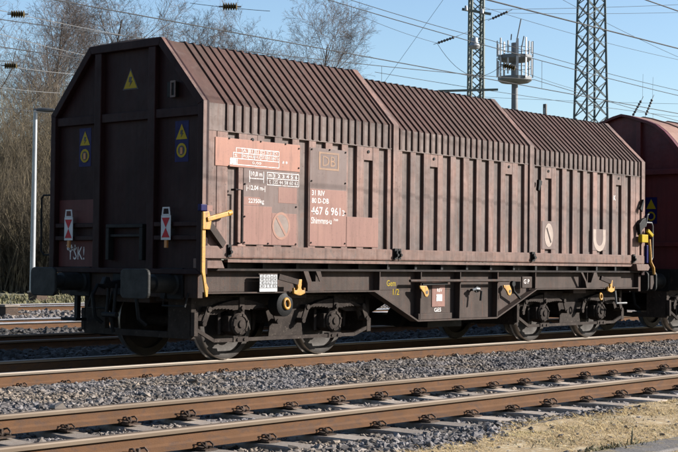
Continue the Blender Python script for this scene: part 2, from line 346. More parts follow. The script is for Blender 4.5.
def stones(name, label, x0, x1, y0, y1, sp, size, material, keep):
    gx, gy = np.meshgrid(np.arange(x0, x1, sp), np.arange(y0, y1, sp)); x = gx.ravel()+rs.uniform(-.5, .5, gx.size)*sp*1.1; y = gy.ravel()+rs.uniform(-.5, .5, gx.size)*sp*1.1
    k = keep(x, y); x, y = x[k], y[k]
    sz = size*np.exp(rs.normal(0, .30, x.size))
    z = np.interp(y, [p[0] for p in PROF], [p[1] for p in PROF])+rs.uniform(-.3, .55, x.size)*sz
    me = bpy.data.meshes.new(name); me.vertices.add(x.size); me.vertices.foreach_set('co', np.stack([x, y, z], 1).ravel().astype(np.float32))
    a = me.attributes.new('size', 'FLOAT', 'POINT'); a.data.foreach_set('value', sz.astype(np.float32))
    o = bpy.data.objects.new(name, me); COL.objects.link(o); me.materials.append(M[material])
    md = o.modifiers.new('scatter', 'NODES'); md.node_group = scatter_group(name, material)
    return tag(o, label, 'ballast', None, 'stuff')
def off_rails(y): 
    k = np.ones(y.size, bool)
    for yc, zt in TRACKS:
        for s in (-1, 1): k &= np.abs(y-(yc+s*.7535)) > .085
    return k
def frustum(x, y, m):
    dx, dy = x-CAM[0], y-CAM[1]; d = dx*fw[0]+dy*fw[1]; r = (dx*rt[0]+dy*rt[1])
    return (d > 5) & (np.abs(r) < d*.2385+m)
def off_sleepers(x, y, xs_, yc, hw=.125, hl=1.33):
    xs_ = np.array(xs_); d = np.abs(x[:, None]-xs_[None, :]).min(1)
    return ~((d < hw) & (np.abs(y-yc) < hl))
gedge = np.vectorize(grass_edge)
def keep_front(x, y):
    k = frustum(x, y, 1.6) & off_rails(y) & (off_sleepers(x, y, SL0, -5.83) | (rs.uniform(size=x.size) < .14))
    k &= off_sleepers(x, y, SL1, 0., .11, 1.25) | (rs.uniform(size=x.size) < .35)
    e = gedge(x)+.12*np.sin(x*2.3)+rs.normal(0, .09, x.size)
    return k & (y > e)
stones('ballast', 'grey crushed stone ballast around the front track and the wagon', -15, 13, -8.0, 1.4, .036, .0192, 'stone_grey', keep_front)
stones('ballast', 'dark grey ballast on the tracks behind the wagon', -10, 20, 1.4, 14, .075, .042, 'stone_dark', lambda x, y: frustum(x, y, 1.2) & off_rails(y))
stones('ballast', 'pale sunlit ballast around the farthest track', -8, 30, 14, 23.5, .12, .05, 'stone_grey', lambda x, y: frustum(x, y, 1.2) & off_rails(y))
stones('gravel', 'loose pale stones scattered over the dry grass strip', -14, 4, -10, -6.8, .16, .011, 'stone_grey', lambda x, y: frustum(x, y, 1.) & (y < gedge(x)))

# kerb strip at the lower right
b = MB(); b.box(-14, 12, -9.04, -8.72, -.2, -.022)
k = b.build('path', 'kerb_concrete', bevel=.015); k['kind'] = 'structure'; k['label'] = 'narrow grey concrete kerb path in the dry grass'

# dry grass blades
def blades(name, label, n, area, h, mt, lean, keep=None, seed=1, w=.004):
    q = np.random.RandomState(seed); x = q.uniform(area[0], area[1], n); y = q.uniform(area[2], area[3], n)
    if keep is not None: kk = keep(x, y); x, y = x[kk], y[kk]
    n = x.size; z = np.interp(y, [p[0] for p in PROF], [p[1] for p in PROF]); a = q.uniform(0, 6.28, n); hh = h*np.exp(q.normal(0, .4, n)); le = hh*q.uniform(.2, lean, n)
    ca, sa = np.cos(a), np.sin(a); ww = w*q.uniform(.7, 1.6, n)
    p0 = np.stack([x-sa*ww, y+ca*ww, z-.005], 1); p1 = np.stack([x+sa*ww, y-ca*ww, z-.005], 1)
    m0 = np.stack([x-sa*ww*.8+ca*le*.4, y+ca*ww*.8+sa*le*.4, z+hh*.6], 1); m1 = np.stack([x+sa*ww*.8+ca*le*.4, y-ca*ww*.8+sa*le*.4, z+hh*.6], 1)
    tp = np.stack([x+ca*le, y+sa*le, z+hh*.8], 1)
    v = np.stack([p0, p1, m1, m0, tp], 1).reshape(-1, 3); i = np.arange(n)*5
    f = [(int(k), int(k+1), int(k+2), int(k+3)) for k in i]+[(int(k+3), int(k+2), int(k+4)) for k in i]
    me = bpy.data.meshes.new(name); me.from_pydata(v.tolist(), [], f); me.materials.append(M[mt]); me.update()
    o = bpy.data.objects.new(name, me); COL.objects.link(o); return tag(o, label, 'grass', None, 'stuff')
def kg(x, y): return frustum(x, y, 1.) & (np.sin(x*3.1+1.3*np.sin(y*4.3))+np.sin(y*5.7+x*1.9)+np.sin(x*9.1-y*7.3)*.6 > -1.1) & (y < gedge(x)+.05+.15*np.sin(x*2.3)) & ~((y > -9.0) & (y < -8.72))
blades('dry_grass', 'short matted dry yellow grass along the front track', 170000, (-14, 3, -10.2, -6.7), .013, 'dry_grass', 8.0, kg, 2, .0018)
def kw(x, y): return frustum(x, y, 1.) & (((y > -8.80) & (y < -8.60)) | ((y < -9.0) & (y > -9.4))) & (np.sin(x*5.1)+np.sin(x*1.7+y*9) > .5)
blades('weeds', 'low green weeds along the grey kerb path', 26000, (-13, 2, -9.5, -8.55), .035, 'green_weed', 1.4, kw, 3, .004)
blades('weeds', 'small olive weed tufts in the dry grass strip', 9000, (-13, 2, -8.7, -6.9), .022, 'green_weed', 2.2, lambda x, y: frustum(x, y, 1.) & (y < gedge(x)) & (np.sin(x*2.9+y*3.7)+np.sin(x*1.3-y*6.1) > 1.25), 8, .003)
blades('weeds', 'pale green weed strip at the foot of the thicket', 12000, (-6, 32, 23, 36), .14, 'green_weed', 1.2, lambda x, y: frustum(x, y, 2), 5, .02)

# ------------------------------------------------------------------ the brown hooded wagon
WG = thing('freight_wagon', 'brown four-axle freight wagon with three ribbed telescopic hoods', 'freight wagon')
SILL_T, BAND_B, REC = 1.43, 2.83, .042
def frame_ring(b, outer, inner, axis, a, c):
    n = len(outer)
    for i in range(n):
        j = (i+1) % n
        b.prism([outer[i], outer[j], inner[j], inner[i]], axis, a, c)
def hood(x0, x1, W_, zk, zt, wt, slots, short, lead, rib0, rib1, label, has_end):
    sh = MB(); t = .012
    # outer skin: recessed wall sheet, eave band sheet, roof sheet (one folded shell)
    prof = [(-(W_-REC), 1.30), (-(W_-REC), BAND_B), (-(W_-.002), BAND_B+.002), (-W_, zk), (-wt, zt), (0, zt+.02), (wt, zt), (W_, zk), (W_-.002, BAND_B+.002), (W_-REC, BAND_B), (W_-REC, 1.30)]
    inn = [(p[0]*(1-.02), p[1]-.03 if p[1] > 1.4 else p[1]) for p in prof]
    n = len(prof)
    for i in range(n-1):
        sh.add([(x0, *prof[i]), (x1, *prof[i]), (x1, *prof[i+1]), (x0, *prof[i+1])], [(0, 1, 2, 3)], 1 if (2 < i < 7) else 0)
        sh.add([(x1, *prof[i]), (x1, *prof[i+1]), (x1, *inn[i+1]), (x1, *inn[i])], [(0, 1, 2, 3)])
        sh.add([(x0, *prof[i]), (x0, *prof[i+1]), (x0, *inn[i+1]), (x0, *inn[i])], [(0, 1, 2, 3)])
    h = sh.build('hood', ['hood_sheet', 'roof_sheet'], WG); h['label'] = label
    # arched roof ribs
    d = .020
    outer = [(-(W_+d), BAND_B+.008), (-(W_+d), zk+d*.5), (-(wt+d*.4), zt+d), (0, zt+.02+d), (wt+d*.4, zt+d), (W_+d, zk+d*.5), (W_+d, BAND_B+.008)]
    inner = [(-(W_-.01), BAND_B+.008), (-(W_-.01), zk), (-wt, zt-.01), (0, zt+.008), (wt, zt-.01), (W_-.01, zk), (W_-.01, BAND_B+.008)]
    rb = MB()
    for i in range(6): rb.prism([outer[i], outer[i+1], inner[i+1], inner[i]], 'x', -.015, .015)
    r0 = rb.build('roof_rib', 'roof_sheet', h); x = rib0; first = True
    while x < rib1:
        if first: r0.location.x = x; first = False
        else: dup(r0, h, (x+rnd.uniform(-.005, .005), 0, rnd.uniform(-.004, .002))).rotation_euler = (0, 0, rnd.uniform(-.0015, .0015))
        x += .1425
    # knuckle bead and lower lip of the eave band
    for s in (-1, 1):
        MB().box(x0+.01, x1-.01, s*(W_-.01), s*(W_+.005), BAND_B-.012, BAND_B+.006).build('band_lip', 'hood_sheet', h)
    # end collars
    for xa, xb in ((x0, x0+.055), (x1-.115, x1)):
        cb = MB(); dd = .026
        o2 = [(-(W_+dd), 1.28), (-(W_+dd), zk+dd*.5), (-(wt+dd*.4), zt+dd), (0, zt+.02+dd), (wt+dd*.4, zt+dd), (W_+dd, zk+dd*.5), (W_+dd, 1.28)]
        i2 = [(-(W_-.05), 1.28), (-(W_-.05), zk), (-wt, zt-.02), (0, zt-.005), (wt, zt-.02), (W_-.05, zk), (W_-.05, 1.28)]
        for i in range(6): cb.prism([o2[i], o2[i+1], i2[i+1], i2[i]], 'x', xa, xb)
        cb.build('end_collar', 'hood_rib', h)
    # proud wall ribs between the recesses
    edges = []
    prev = x0+.06
    for i, xr in enumerate(slots):
        edges.append((prev, xr-.18)); prev = xr
    edges.append((prev, x1-.12))
    for xa, xb in edges:
        if xb-xa < .02: continue
        parts = [(xa, xb)] if xb-xa < .2 else None
        if parts is None:
            nn = max(1, int(round((xb-xa)/.16))); parts = [(xa+(xb-xa)*i/nn+(.004 if i else 0), xa+(xb-xa)*(i+1)/nn) for i in range(nn)]
        for pa, pb in parts:
            for s in (-1, 1):
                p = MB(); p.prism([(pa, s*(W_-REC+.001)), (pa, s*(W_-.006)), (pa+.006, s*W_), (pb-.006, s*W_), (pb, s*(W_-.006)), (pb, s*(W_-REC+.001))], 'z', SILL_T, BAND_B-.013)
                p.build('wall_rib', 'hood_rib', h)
    for xr in short:                         # short plate closing the top of a recess, with its bolt
        p = MB()
        p.box(xr-.18, xr, -(W_-REC+.001), -(W_-.003), BAND_B-.19, BAND_B-.013)
        cp = p.build('cover_plate', 'hood_rib', h)
        MB().lathe([(0, .0), (.022, .0), (.022, .012), (0, .012)], (xr-.09, -(W_-.003), BAND_B-.075), 'y', 8, sign=-1).build('bolt', 'black_iron', h)
    # bottom rail of the hood
    b = MB()
    b.prism([(-(W_+.030), 1.285), (-(W_+.034), 1.30), (-(W_+.034), 1.42), (-(W_+.02), 1.436), (-(W_-.06), 1.436), (-(W_-.06), 1.285)], 'x', x0+lead, x1-.01)
    b.build('bottom_rail', 'sill_paint', h)
    b = MB(); b.prism([((W_+.03), 1.285), ((W_+.03), 1.436), ((W_-.06), 1.436), ((W_-.06), 1.285)], 'x', x0+lead, x1-.01); b.build('bottom_rail', 'sill_paint', h)
    b = MB(); b.box(x0+lead+.02, x1-.03, -(W_+.022), -(W_-.05), 1.235, 1.272); b.build('bottom_lip', 'sill_paint', h)
    return h
H1 = hood(-5.45, -1.72, 1.43, 3.15, 3.97, .676, [-4.827, -4.50, -4.19, -3.865, -3.55, -3.225, -2.90, -2.585, -2.255, -1.935], [-4.50, -2.255], .42, -5.035, -1.86, 'brown ribbed hood with white inscriptions', True)
H2 = hood(-1.80, 1.76, 1.38, 3.11, 3.885, .635, [-1.36, -1.05, -.72, -.41, -.09, .24, .56, .88, 1.19, 1.53], [-.72, 1.19], .06, -1.60, 1.62, 'middle brown hood without inscriptions', False)
H3 = hood(1.68, 5.40, 1.33, 3.075, 3.79, .59, [2.08, 2.39, 2.71, 3.03, 3.36, 3.67, 4.0, 4.31, 4.62, 4.94], [2.39, 4.62], .06, 1.92, 5.30, 'brown hood next to the dark red wagon', True)

# end walls of the outer hoods
def end_wall(h, x, sgn, W_, zk, zt, wt, posts=True):
    b = MB(); e = x+sgn*.08
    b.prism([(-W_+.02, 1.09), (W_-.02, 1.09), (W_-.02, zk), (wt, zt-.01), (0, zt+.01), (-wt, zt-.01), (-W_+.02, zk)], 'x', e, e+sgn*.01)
    b.build('end_panel', 'end_shade_paint', h)
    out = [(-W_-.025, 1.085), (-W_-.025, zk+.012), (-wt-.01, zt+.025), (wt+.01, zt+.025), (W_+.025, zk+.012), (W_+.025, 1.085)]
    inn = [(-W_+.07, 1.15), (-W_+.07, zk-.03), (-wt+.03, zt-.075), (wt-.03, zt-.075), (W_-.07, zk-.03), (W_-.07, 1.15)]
    b = MB(); frame_ring(b, out, inn, 'x', x-sgn*.004, e+sgn*.02); b.build('end_frame', 'end_shade_paint', h, bevel=.008)
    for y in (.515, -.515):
        MB().box(x+sgn*.006, e+sgn*.005, y-.065, y+.065, 1.12, zt-.078).build('end_post', 'end_shade_paint', h, bevel=.008)
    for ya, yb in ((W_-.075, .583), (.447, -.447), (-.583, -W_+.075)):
        MB().box(x+sgn*.02, e+sgn*.005, ya, yb, 3.00, 3.11).build('end_transom', 'end_shade_paint', h, bevel=.006)
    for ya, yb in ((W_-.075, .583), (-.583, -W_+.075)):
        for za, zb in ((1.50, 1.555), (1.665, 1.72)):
            MB().box(x+sgn*.012, e+sgn*.005, ya, yb, za, zb).build('end_transom', 'end_shade_paint', h, bevel=.006)
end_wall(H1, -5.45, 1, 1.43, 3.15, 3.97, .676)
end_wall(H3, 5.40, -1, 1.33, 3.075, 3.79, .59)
XE = -5.37
MB().box(XE-.004, XE+.002, 1.35, .60, 1.725, 2.03).build('paint_patch', 'end_patch', H1)
MB().box(XE-.004, XE+.002, 1.35, .60, 1.16, 1.497).build('paint_patch', 'end_patch', H1)
b = MB()                                     # bracket in the middle of the end wall
b.box(-5.46, XE, .30, -.40, 1.655, 1.70); b.box(-5.46, XE, .30, .24, 1.25, 1.655); b.box(-5.46, XE, -.34, -.40, 1.25, 1.655); b.box(-5.44, XE, .24, -.34, 1.54, 1.575)
b.build('end_bracket', 'black_iron', H1, bevel=.006)
MB().box(-5.375, -5.30, 1.36, -1.36, 1.092, 1.12).build('end_sill', 'end_shade_paint', H1)
# signs on the end wall
def tri(x, y, z, w, h, mt, name, parent, k=1.):
    b = MB(); b.prism([(y+w/2*k, z), (y-w/2*k, z), (y, z+h*k)], 'x', x, x-.003); return b.build(name, mt, parent)
def flash(x, y, z, s, parent):
    b = MB(); pts = [(.02, .10), (-.03, .10), (-.012, .055), (-.04, .055), (.015, -.01), (.0, .04), (.028, .04)]
    b.prism([(y+p[0]*s, z+p[1]*s) for p in pts], 'x', x, x-.003); return b.build('flash_mark', 'black_mark', parent)
tri(XE, -.04, 3.40, .30, .27, 'black_mark', 'warning_sign', H1); tri(XE-.0035, -.04, 3.415, .25, .225, 'yellow_sign', 'warning_sign', H1); flash(XE-.007, -.04, 3.45, 1.1, H1)
for y, z in ((.84, 2.52), (-1.0, 2.51)):
    MB().box(XE-.003, XE+.002, y+.12, y-.12, z-.06, z+.44).build('sign_board', 'blue_sign', H1)
    tri(XE-.004, y, z+.215, .20, .185, 'yellow_sign', 'warning_sign', H1); flash(XE-.0075, y, z+.245, .8, H1)
    b = MB(); b.lathe([(.060, 0), (.060, .004), (.088, .004), (.088, 0)], (XE-.004, y, z+.08), 'x', 24, sign=-1); b.build('ring_sign', 'yellow_sign', H1)
    b = MB(); b.lathe([(0, .003), (.061, .003), (.061, 0)], (XE-.004, y, z+.08), 'x', 20, sign=-1); b.build('ring_sign', 'black_mark', H1)
    MB().box(XE-.012, XE-.004, y+.022, y-.022, z+.035, z+.115).build('ring_sign', 'orange_paint', H1)
MB().box(-5.44, XE, -.80, -.93, 3.245, 3.43).build('lamp_bracket', 'black_iron', H1)
b = MB(); frame_ring(b, [(-.865, 3.235), (-.955, 3.235), (-.955, 3.44), (-.865, 3.44)], [(-.885, 3.26), (-.935, 3.26), (-.935, 3.415), (-.885, 3.415)], 'x', -5.452, -5.443); b.build('lamp_bracket', 'faded_plate', H1)
text('graffiti', 'YSK!', 'white_paint', H1, (XE-.006, 1.16, 1.25), .17, .34, 'end')
text('graffiti', 'tu', 'white_paint', H1, (XE-.006, 1.20, 1.37), .09, .2, 'end')
def tail_plate(y):
    z0 = 1.50; p = MB(); p.box(-5.466, -5.460, y+.085, y-.085, z0, z0+.30)
    t = p.build('tail_plate', 'white_sign', WG); t['label'] = 'red and white tail board'
    for zz, d in ((z0+.03, 1), (z0+.27, -1)):
        b = MB(); b.prism([(y+.070, zz), (y-.070, zz), (y, zz+d*.118)], 'x', -5.467, -5.470); b.build('red_triangle', 'red_sign', t)
    b = MB(); frame_ring(b, [(y+.075, z0+.302), (y-.075, z0+.302), (y-.06, z0+.40), (y+.06, z0+.40)], [(y+.055, z0+.315), (y-.055, z0+.315), (y-.045, z0+.382), (y+.045, z0+.382)], 'x', -5.468, -5.458); b.build('carry_handle', 'white_sign', t)
    MB().box(-5.468, -5.44, y+.022, y-.022, z0-.095, z0-.002).build('stem', 'orange_paint', t)
tail_plate(1.04); tail_plate(-.835)

# inscription plates on the side
YS = -1.43
def plate(x0, x1, z0, z1, mt, lift=.006, name='inscription_plate', y=YS):
    b = MB(); b.box(x0, x1, y-lift, y-lift+.006, z0, z1); return b.build(name, mt, H1, bevel=.002)
plate(-5.23, -3.725, 2.40, 2.745, 'salmon_bright', .009)
plate(-4.74, -3.77, 1.455, 2.397, 'faded_plate')
plate(-4.735, -4.235, 1.46, 1.935, 'salmon_plate', .008); plate(-4.232, -3.775, 1.46, 1.86, 'salmon_plate', .008)
plate(-4.12, -3.775, 1.99, 2.19, 'salmon_plate', .008); plate(-4.735, -4.45, 1.94, 2.045, 'salmon_plate', .0075)
plate(-3.53, -2.80, 1.455, 2.735, 'faded_plate')
plate(-3.525, -2.805, 1.46, 2.20, 'salmon_plate', .008)
plate(-2.795, -2.13, 1.46, 1.86, 'salmon_plate', .008)
for xx, zz in ((-5.0, 2.74), (-4.45, 2.74), (-4.0, 2.74), (-5.0, 2.405), (-3.75, 2.70), (-3.75, 2.45), (-3.79, 1.95), (-4.72, 1.48), (-4.3, 1.475), (-3.79, 1.475), (-3.5, 2.71), (-2.83, 2.71), (-3.15, 2.725), (-2.83, 2.3), (-3.5, 2.3), (-2.83, 1.9), (-2.83, 1.5), (-3.5, 1.5), (-4.72, 2.2), (-4.72, 1.8)):
    MB().lathe([(0, .012), (.010, .012), (.013, 0)], (xx, YS-.006, zz), 'y', 8, sign=-1).build('rivet', 'frame_grime', H1)
YT = YS-.0105
def lines(segs, w, mt='white_paint', y=YT, name='load_table'):
    b = MB()
    for (xa, za, xb, zb) in segs:
        if abs(za-zb) < 1e-6: b.box(xa, xb, y-.001, y+.0012, za-w/2, za+w/2)
        else: b.box(xa-w/2, xa+w/2, y-.0014, y+.0014, za, zb)
    return b.build(name, mt, H1)
g = [(-4.88, 2.635, -4.12, 2.635), (-4.93, 2.575, -4.12, 2.575), (-4.98, 2.505, -4.12, 2.505), (-4.98, 2.43, -4.12, 2.43)]
g += [(-4.88, 2.575, -4.88, 2.635), (-4.93, 2.505, -4.93, 2.575), (-4.98, 2.43, -4.98, 2.505), (-4.12, 2.43, -4.12, 2.635)]
g += [(x, 2.505, x, 2.635) for x in np.arange(-4.78, -4.15, .11)]+[(-4.86, 2.43, -4.86, 2.505)]
lines(g, .010)
MB().box(-4.972, -4.872, YT-.0012, YT+.001, 2.436, 2.500).build('load_table', 'white_paint', H1)
for i, s in enumerate(('A', 'B1', 'B2', 'C2', 'C3', 'C4')): text('load_table', s, 'white_paint', H1, (-4.765+.11*i, YT-.001, 2.59), .035, .06, bold=0.007)
for i, s in enumerate(('38,5', '46,5', '50,5', '57,5', '65,5', '67,5')): text('load_table', s, 'white_paint', H1, (-4.768+.11*i, YT-.001, 2.522), .038, .088, bold=0.009)
text('load_table', 'S', 'white_paint', H1, (-4.91, YT-.001, 2.522), .036, .05, bold=0.009)
text('load_table', '0,00', 'white_paint', H1, (-4.60, YT-.001, 2.447), .036, .16, bold=0.007)
text('load_table', '* *', 'white_paint', H1, (-4.06, YT-.001, 2.485), .04, .10, bold=0.017)
lines([(-4.64, 2.225, -4.64, 2.37), (-4.39, 2.225, -4.39, 2.37), (-4.64, 2.275, -4.39, 2.275)], .011, y=YS-.0075)
text('inscription', '10,8 m', 'white_paint', H1, (-4.615, YS-.0085, 2.297), .065, .20, bold=0.010)
lines([(-4.33, 2.365, -3.745, 2.365), (-4.33, 2.21, -3.745, 2.21), (-4.33, 2.29, -3.745, 2.29), (-4.33, 2.21, -4.33, 2.365), (-3.745, 2.21, -3.745, 2.365), (-4.22, 2.21, -4.22, 2.365)], .009, y=YS-.0085)
text('inscription', '1 2 3 4 5 6', 'white_paint', H1, (-4.20, YS-.0095, 2.305), .045, .43, bold=0.012)
text('inscription', '35 44 58 60 63', 'white_paint', H1, (-4.20, YS-.0095, 2.226), .048, .44, bold=0.014)
text('inscription', 'm', 'white_paint', H1, (-4.305, YS-.0095, 2.308), .035, .06, bold=0.010); text('inscription', 't', 'white_paint', H1, (-4.295, YS-.0095, 2.228), .045, .035, bold=0.010)
text('inscription', '|-12,04 m-|', 'white_paint', H1, (-4.69, YS-.0075, 2.115), .075, .33, bold=0.010)
text('inscription', '22350kg', 'white_paint', H1, (-4.655, YS-.009, 1.955), .07, .275, bold=0.010)
text('inscription', '31 RIV', 'white_paint', H1, (-3.49, YS-.0095, 2.115), .068, .25, bold=0.010)
text('inscription', '80 D-DB', 'white_paint', H1, (-3.49, YS-.0095, 2.015), .068, .33, bold=0.010)
text('inscription', '467 6 961', 'white_paint', H1, (-3.50, YS-.0095, 1.865), .105, .575, bold=0.007)
text('inscription', '3', 'white_paint', H1, (-2.89, YS-.0095, 1.865), .075, .05, bold=0.003)
text('inscription', 'Shimmns-u', 'white_paint', H1, (-3.50, YS-.0095, 1.748), .085, .40, bold=0.007)
text('inscription', '708', 'white_paint', H1, (-3.06, YS-.0095, 1.792), .03, .09, bold=0.007)
b = MB(); yy = YS-.0065
frame_ring(b, [(-3.36, 2.455), (-2.96, 2.455), (-2.96, 2.69), (-3.36, 2.69)], [(-3.33, 2.48), (-2.99, 2.48), (-2.99, 2.665), (-3.33, 2.665)], 'y', yy, yy-.002); b.build('faded_logo', 'ghost_orange', H1)
text('faded_logo', 'DB', 'ghost_orange', H1, (-3.29, YS-.0085, 2.505), .135, .26, bold=0.007)
# no-hump sign: red ring, pale field, diagonal stroke
def prohibition(h, x, z, rx, rz, y, ring, field, sw=.03, stroke='frame_panel'):
    b = MB(); n = 28
    f = [(x+rx*.82*math.cos(2*math.pi*k/n), z+rz*.82*math.sin(2*math.pi*k/n)) for k in range(n)]; o = [(x+rx*math.cos(2*math.pi*k/n), z+rz*math.sin(2*math.pi*k/n)) for k in range(n)]
    b.prism(f, 'y', y, y-.002); b.build('hump_sign', field, h)
    b = MB(); frame_ring(b, o, f, 'y', y, y-.003); b.build('hump_sign', ring, h)
    b = MB(); b.beam((x-rx*.5, y-.003, z+rz*.62), (x+rx*.5, y-.003, z-rz*.62), .004, sw); b.build('hump_sign', stroke, h)
prohibition(H1, -4.065, 1.70, .165, .175, YS-.0085, 'orange_faded', 'cream_dirty', .035, 'orange_faded')
Y3 = -1.33
MB().box(2.11, 2.50, Y3-.007, Y3-.001, 1.50, 1.95).build('inscription_plate', 'faded_plate', H3, bevel=.002)
prohibition(H3, 2.305, 1.725, .125, .19, Y3-.008, 'cream_paint', 'cream_paint')
MB().box(3.66, 4.10, Y3-.007, Y3-.001, 1.50, 1.86).build('inscription_plate', 'faded_plate', H3, bevel=.002)
b = MB(); o_, i_ = [(3.68, 1.855)], [(3.77, 1.855)]
for k in range(13):
    a = math.pi+math.pi*k/12; o_.append((3.88+.20*math.cos(a), 1.70+.215*math.sin(a))); i_.append((3.88+.11*math.cos(a), 1.70+.12*math.sin(a)))
o_.append((4.08, 1.855)); i_.append((3.99, 1.855))
for k in range(14): b.prism([o_[k], o_[k+1], i_[k+1], i_[k]], 'y', Y3-.0075, Y3-.010)
b.build('inscription', 'cream_paint', H3)
text('inscription', 'K', 'white_paint', H3, (4.35, Y3-.003, 2.37), .085, .075, bold=0.017)
# grab handle left of the plates and its recess shadow line
b = MB(); b.tube([(-4.93, YS+.01, 2.12), (-4.93, YS-.06, 2.12), (-4.82, YS-.06, 2.12), (-4.82, YS-.06, 1.47), (-4.82, YS+.01, 1.47)], .014, 8); b.build('grab_handle', 'frame_grime', H1, True)
b = MB(); b.prism([(1.96, 2.60), (2.04, 2.58), (2.03, 2.52), (2.0, 2.50), (1.96, 2.42), (1.935, 2.44), (1.95, 2.52)], 'y', Y3-.05, Y3-.001); b.build('latch_shape', 'black_iron', H3)  # small dark latch, cut to the outline of a handle's cast shadow
b = MB(); b.prism([(5.17, 2.25), (5.28, 2.42), (5.30, 2.38), (5.24, 2.2)], 'y', Y3-.07, Y3-.03); b.build('latch_shape', 'black_iron', H3)
b = MB(); b.prism([(5.10, 1.98), (5.2, 2.06), (5.33, 2.1), (5.35, 1.95), (5.2, 1.88), (5.16, 1.78), (5.13, 1.80)], 'y', Y3-.09, Y3-.02); b.build('latch_shape', 'black_iron', H3, bevel=.01)
# locks on the bottom rail
for xx, yk in ((-1.80, -1.464), (-1.66, -1.414), (1.70, -1.414), (1.80, -1.364), (-5.02, -1.464), (4.97, -1.364)):
    b = MB(); b.box(xx-.03, xx+.03, yk-.03, yk, 1.30, 1.45); b.box(xx-.012, xx+.012, yk-.05, yk-.03, 1.33, 1.42); b.lathe([(0, .04), (.02, .04), (.02, 0)], (xx, yk-.03, 1.36), 'y', 8, sign=-1)
    b.build('rail_lock', 'black_iron', WG)

# underframe
UF = MB()
for s in (-1, 1):
    UF.box(-5.30, 5.30, s*1.195, s*1.215, .87, 1.13)                         # solebar web
    UF.prism([(-2.06, .868), (-1.08, .44), (.87, .44), (1.99, .868)], 'y', s*1.1975, s*1.2125)   # fish belly web
UF.box(-5.36, -5.28, -1.30, 1.30, .80, 1.16); UF.box(5.28, 5.36, -1.30, 1.30, .80, 1.16)   # headstocks
UF.box(-5.28, 5.28, -.35, .35, .72, 1.0)
UF.box(-5.28, 5.28, -1.19, 1.19, 1.02, 1.05)
for x in (-3.5, 3.5): UF.box(x-.2, x+.2, -1.19, 1.19, .78, 1.02)
uf = UF.build('underframe', 'frame_panel', WG, bevel=.004); uf['label'] = 'grimy underframe with fish-bellied side sill'
for s in (-1, 1):
    MB().box(-5.33, 5.33, s*1.19, s*1.335, 1.131, 1.158).build('top_flange', 'frame_grime', uf)
    for xa, xb in ((-5.25, -2.06), (1.99, 5.25)): MB().box(xa, xb, s*1.19, s*1.33, .852, .869).build('bottom_flange', 'frame_panel', uf)
    b = MB(); b.prism([(-2.06, .869), (-1.08, .441), (.87, .441), (1.99, .869), (1.99, .850), (.878, .420), (-1.088, .420), (-2.06, .850)], 'y', s*1.19, s*1.33); b.build('bottom_flange', 'frame_panel', uf)
    # stiffeners
    for xc in (-1.02, -.07, .90):
        b = MB(); b.prism([(s*1.2135, .442), (s*1.315, .442), (s*1.325, 1.13), (s*1.2135, 1.13)], 'x', xc, xc+.018); b.build('stiffener', 'frame_panel', uf)
    for xc in (-3.45, -3.27, -1.95, 3.52, 3.70, 1.95):
        b = MB(); b.prism([(s*1.216, .87), (s*1.32, .87), (s*1.325, 1.13), (s*1.216, 1.13)], 'x', xc, xc+.016); b.build('stiffener', 'frame_panel', uf)
    for xc in np.arange(-4.9, 5., .62):
        MB().box(xc, xc+.05, s*1.20, s*1.335, 1.16, 1.232).build('roller_bracket', 'black_iron', uf)
    MB().box(-5.3, 5.3, s*1.18, s*1.22, 1.16, 1.26).build('roller_rail', 'black_iron', uf)
    b = MB(); b.tube([(-1.30, s*1.345, 1.0), (1.17, s*1.345, 1.0)], .022, 10); b.build('pipe', 'frame_panel', uf, True)
    b = MB(); b.prism([(-3.52, 1.13), (-3.43, 1.13), (-3.36, .995), (-3.20, .995), (-3.28, 1.13), (-3.19, 1.13), (-3.12, .94), (-3.12, .872), (-3.44, .872), (-3.44, .97)], 'y', s*1.32, s*1.337) ; b.build('jacking_bracket', 'frame_panel', uf)
    b = MB(); b.prism([(3.30, 1.13), (3.36, 1.13), (3.50, .96), (3.62, .96), (3.72, 1.13), (3.80, 1.13), (3.88, .98), (3.9, .872), (3.48, .872), (3.44, .98)], 'y', s*1.32, s*1.337) ; b.build('jacking_bracket', 'frame_panel', uf)
# yellow fittings
def hook(x, z, y=-1.40):
    b = MB(); pts = [(-.05, .16), (.05, .16), (.045, .09), (.035, .05), (.06, .02), (.10, .02), (.11, .055), (.13, .05), (.125, -.02), (.03, -.045), (-.03, -.045), (-.125, -.02), (-.13, .05), (-.11, .055), (-.10, .02), (-.06, .02), (-.035, .05), (-.045, .09)]
    b.prism([(x+p[0]*.85, z+p[1]) for p in pts], 'y', y, y+.035); return b.build('rope_hook', 'yellow_paint', uf, bevel=.006)
hook(-3.66, .865); hook(4.18, .84)
b = MB(); b.beam((-4.00, -1.34, 1.06), (-3.70, -1.40, .99), .05, .07); b.build('hook_arm', 'frame_panel', uf)
b = MB(); b.beam((3.92, -1.34, 1.04), (4.15, -1.40, .97), .05, .07); b.build('hook_arm', 'frame_panel', uf)
def ring(x, z, r, w, y, mt='yellow_paint', tilt=.25):
    b = MB(); n = 20; path = [(x+r*math.cos(2*math.pi*k/n)*.8+tilt*r*math.sin(2*math.pi*k/n)*-.5, y, z+r*math.sin(2*math.pi*k/n)) for k in range(n+1)]
    b.tube(path, w, 8, cap=False); return b.build('handle_ring', mt, uf, True)
ring(-3.86, .715, .062, .019, -1.36); ring(3.90, .725, .05, .016, -1.36)
b = MB(); b.lathe([(0, .02), (.10, .02), (.15, .0), (.15, -.16), (0, -.16)], (-3.86, -1.33, .70), 'y', 20, sign=-1); b.build('brake_changer', 'black_iron', uf, True)
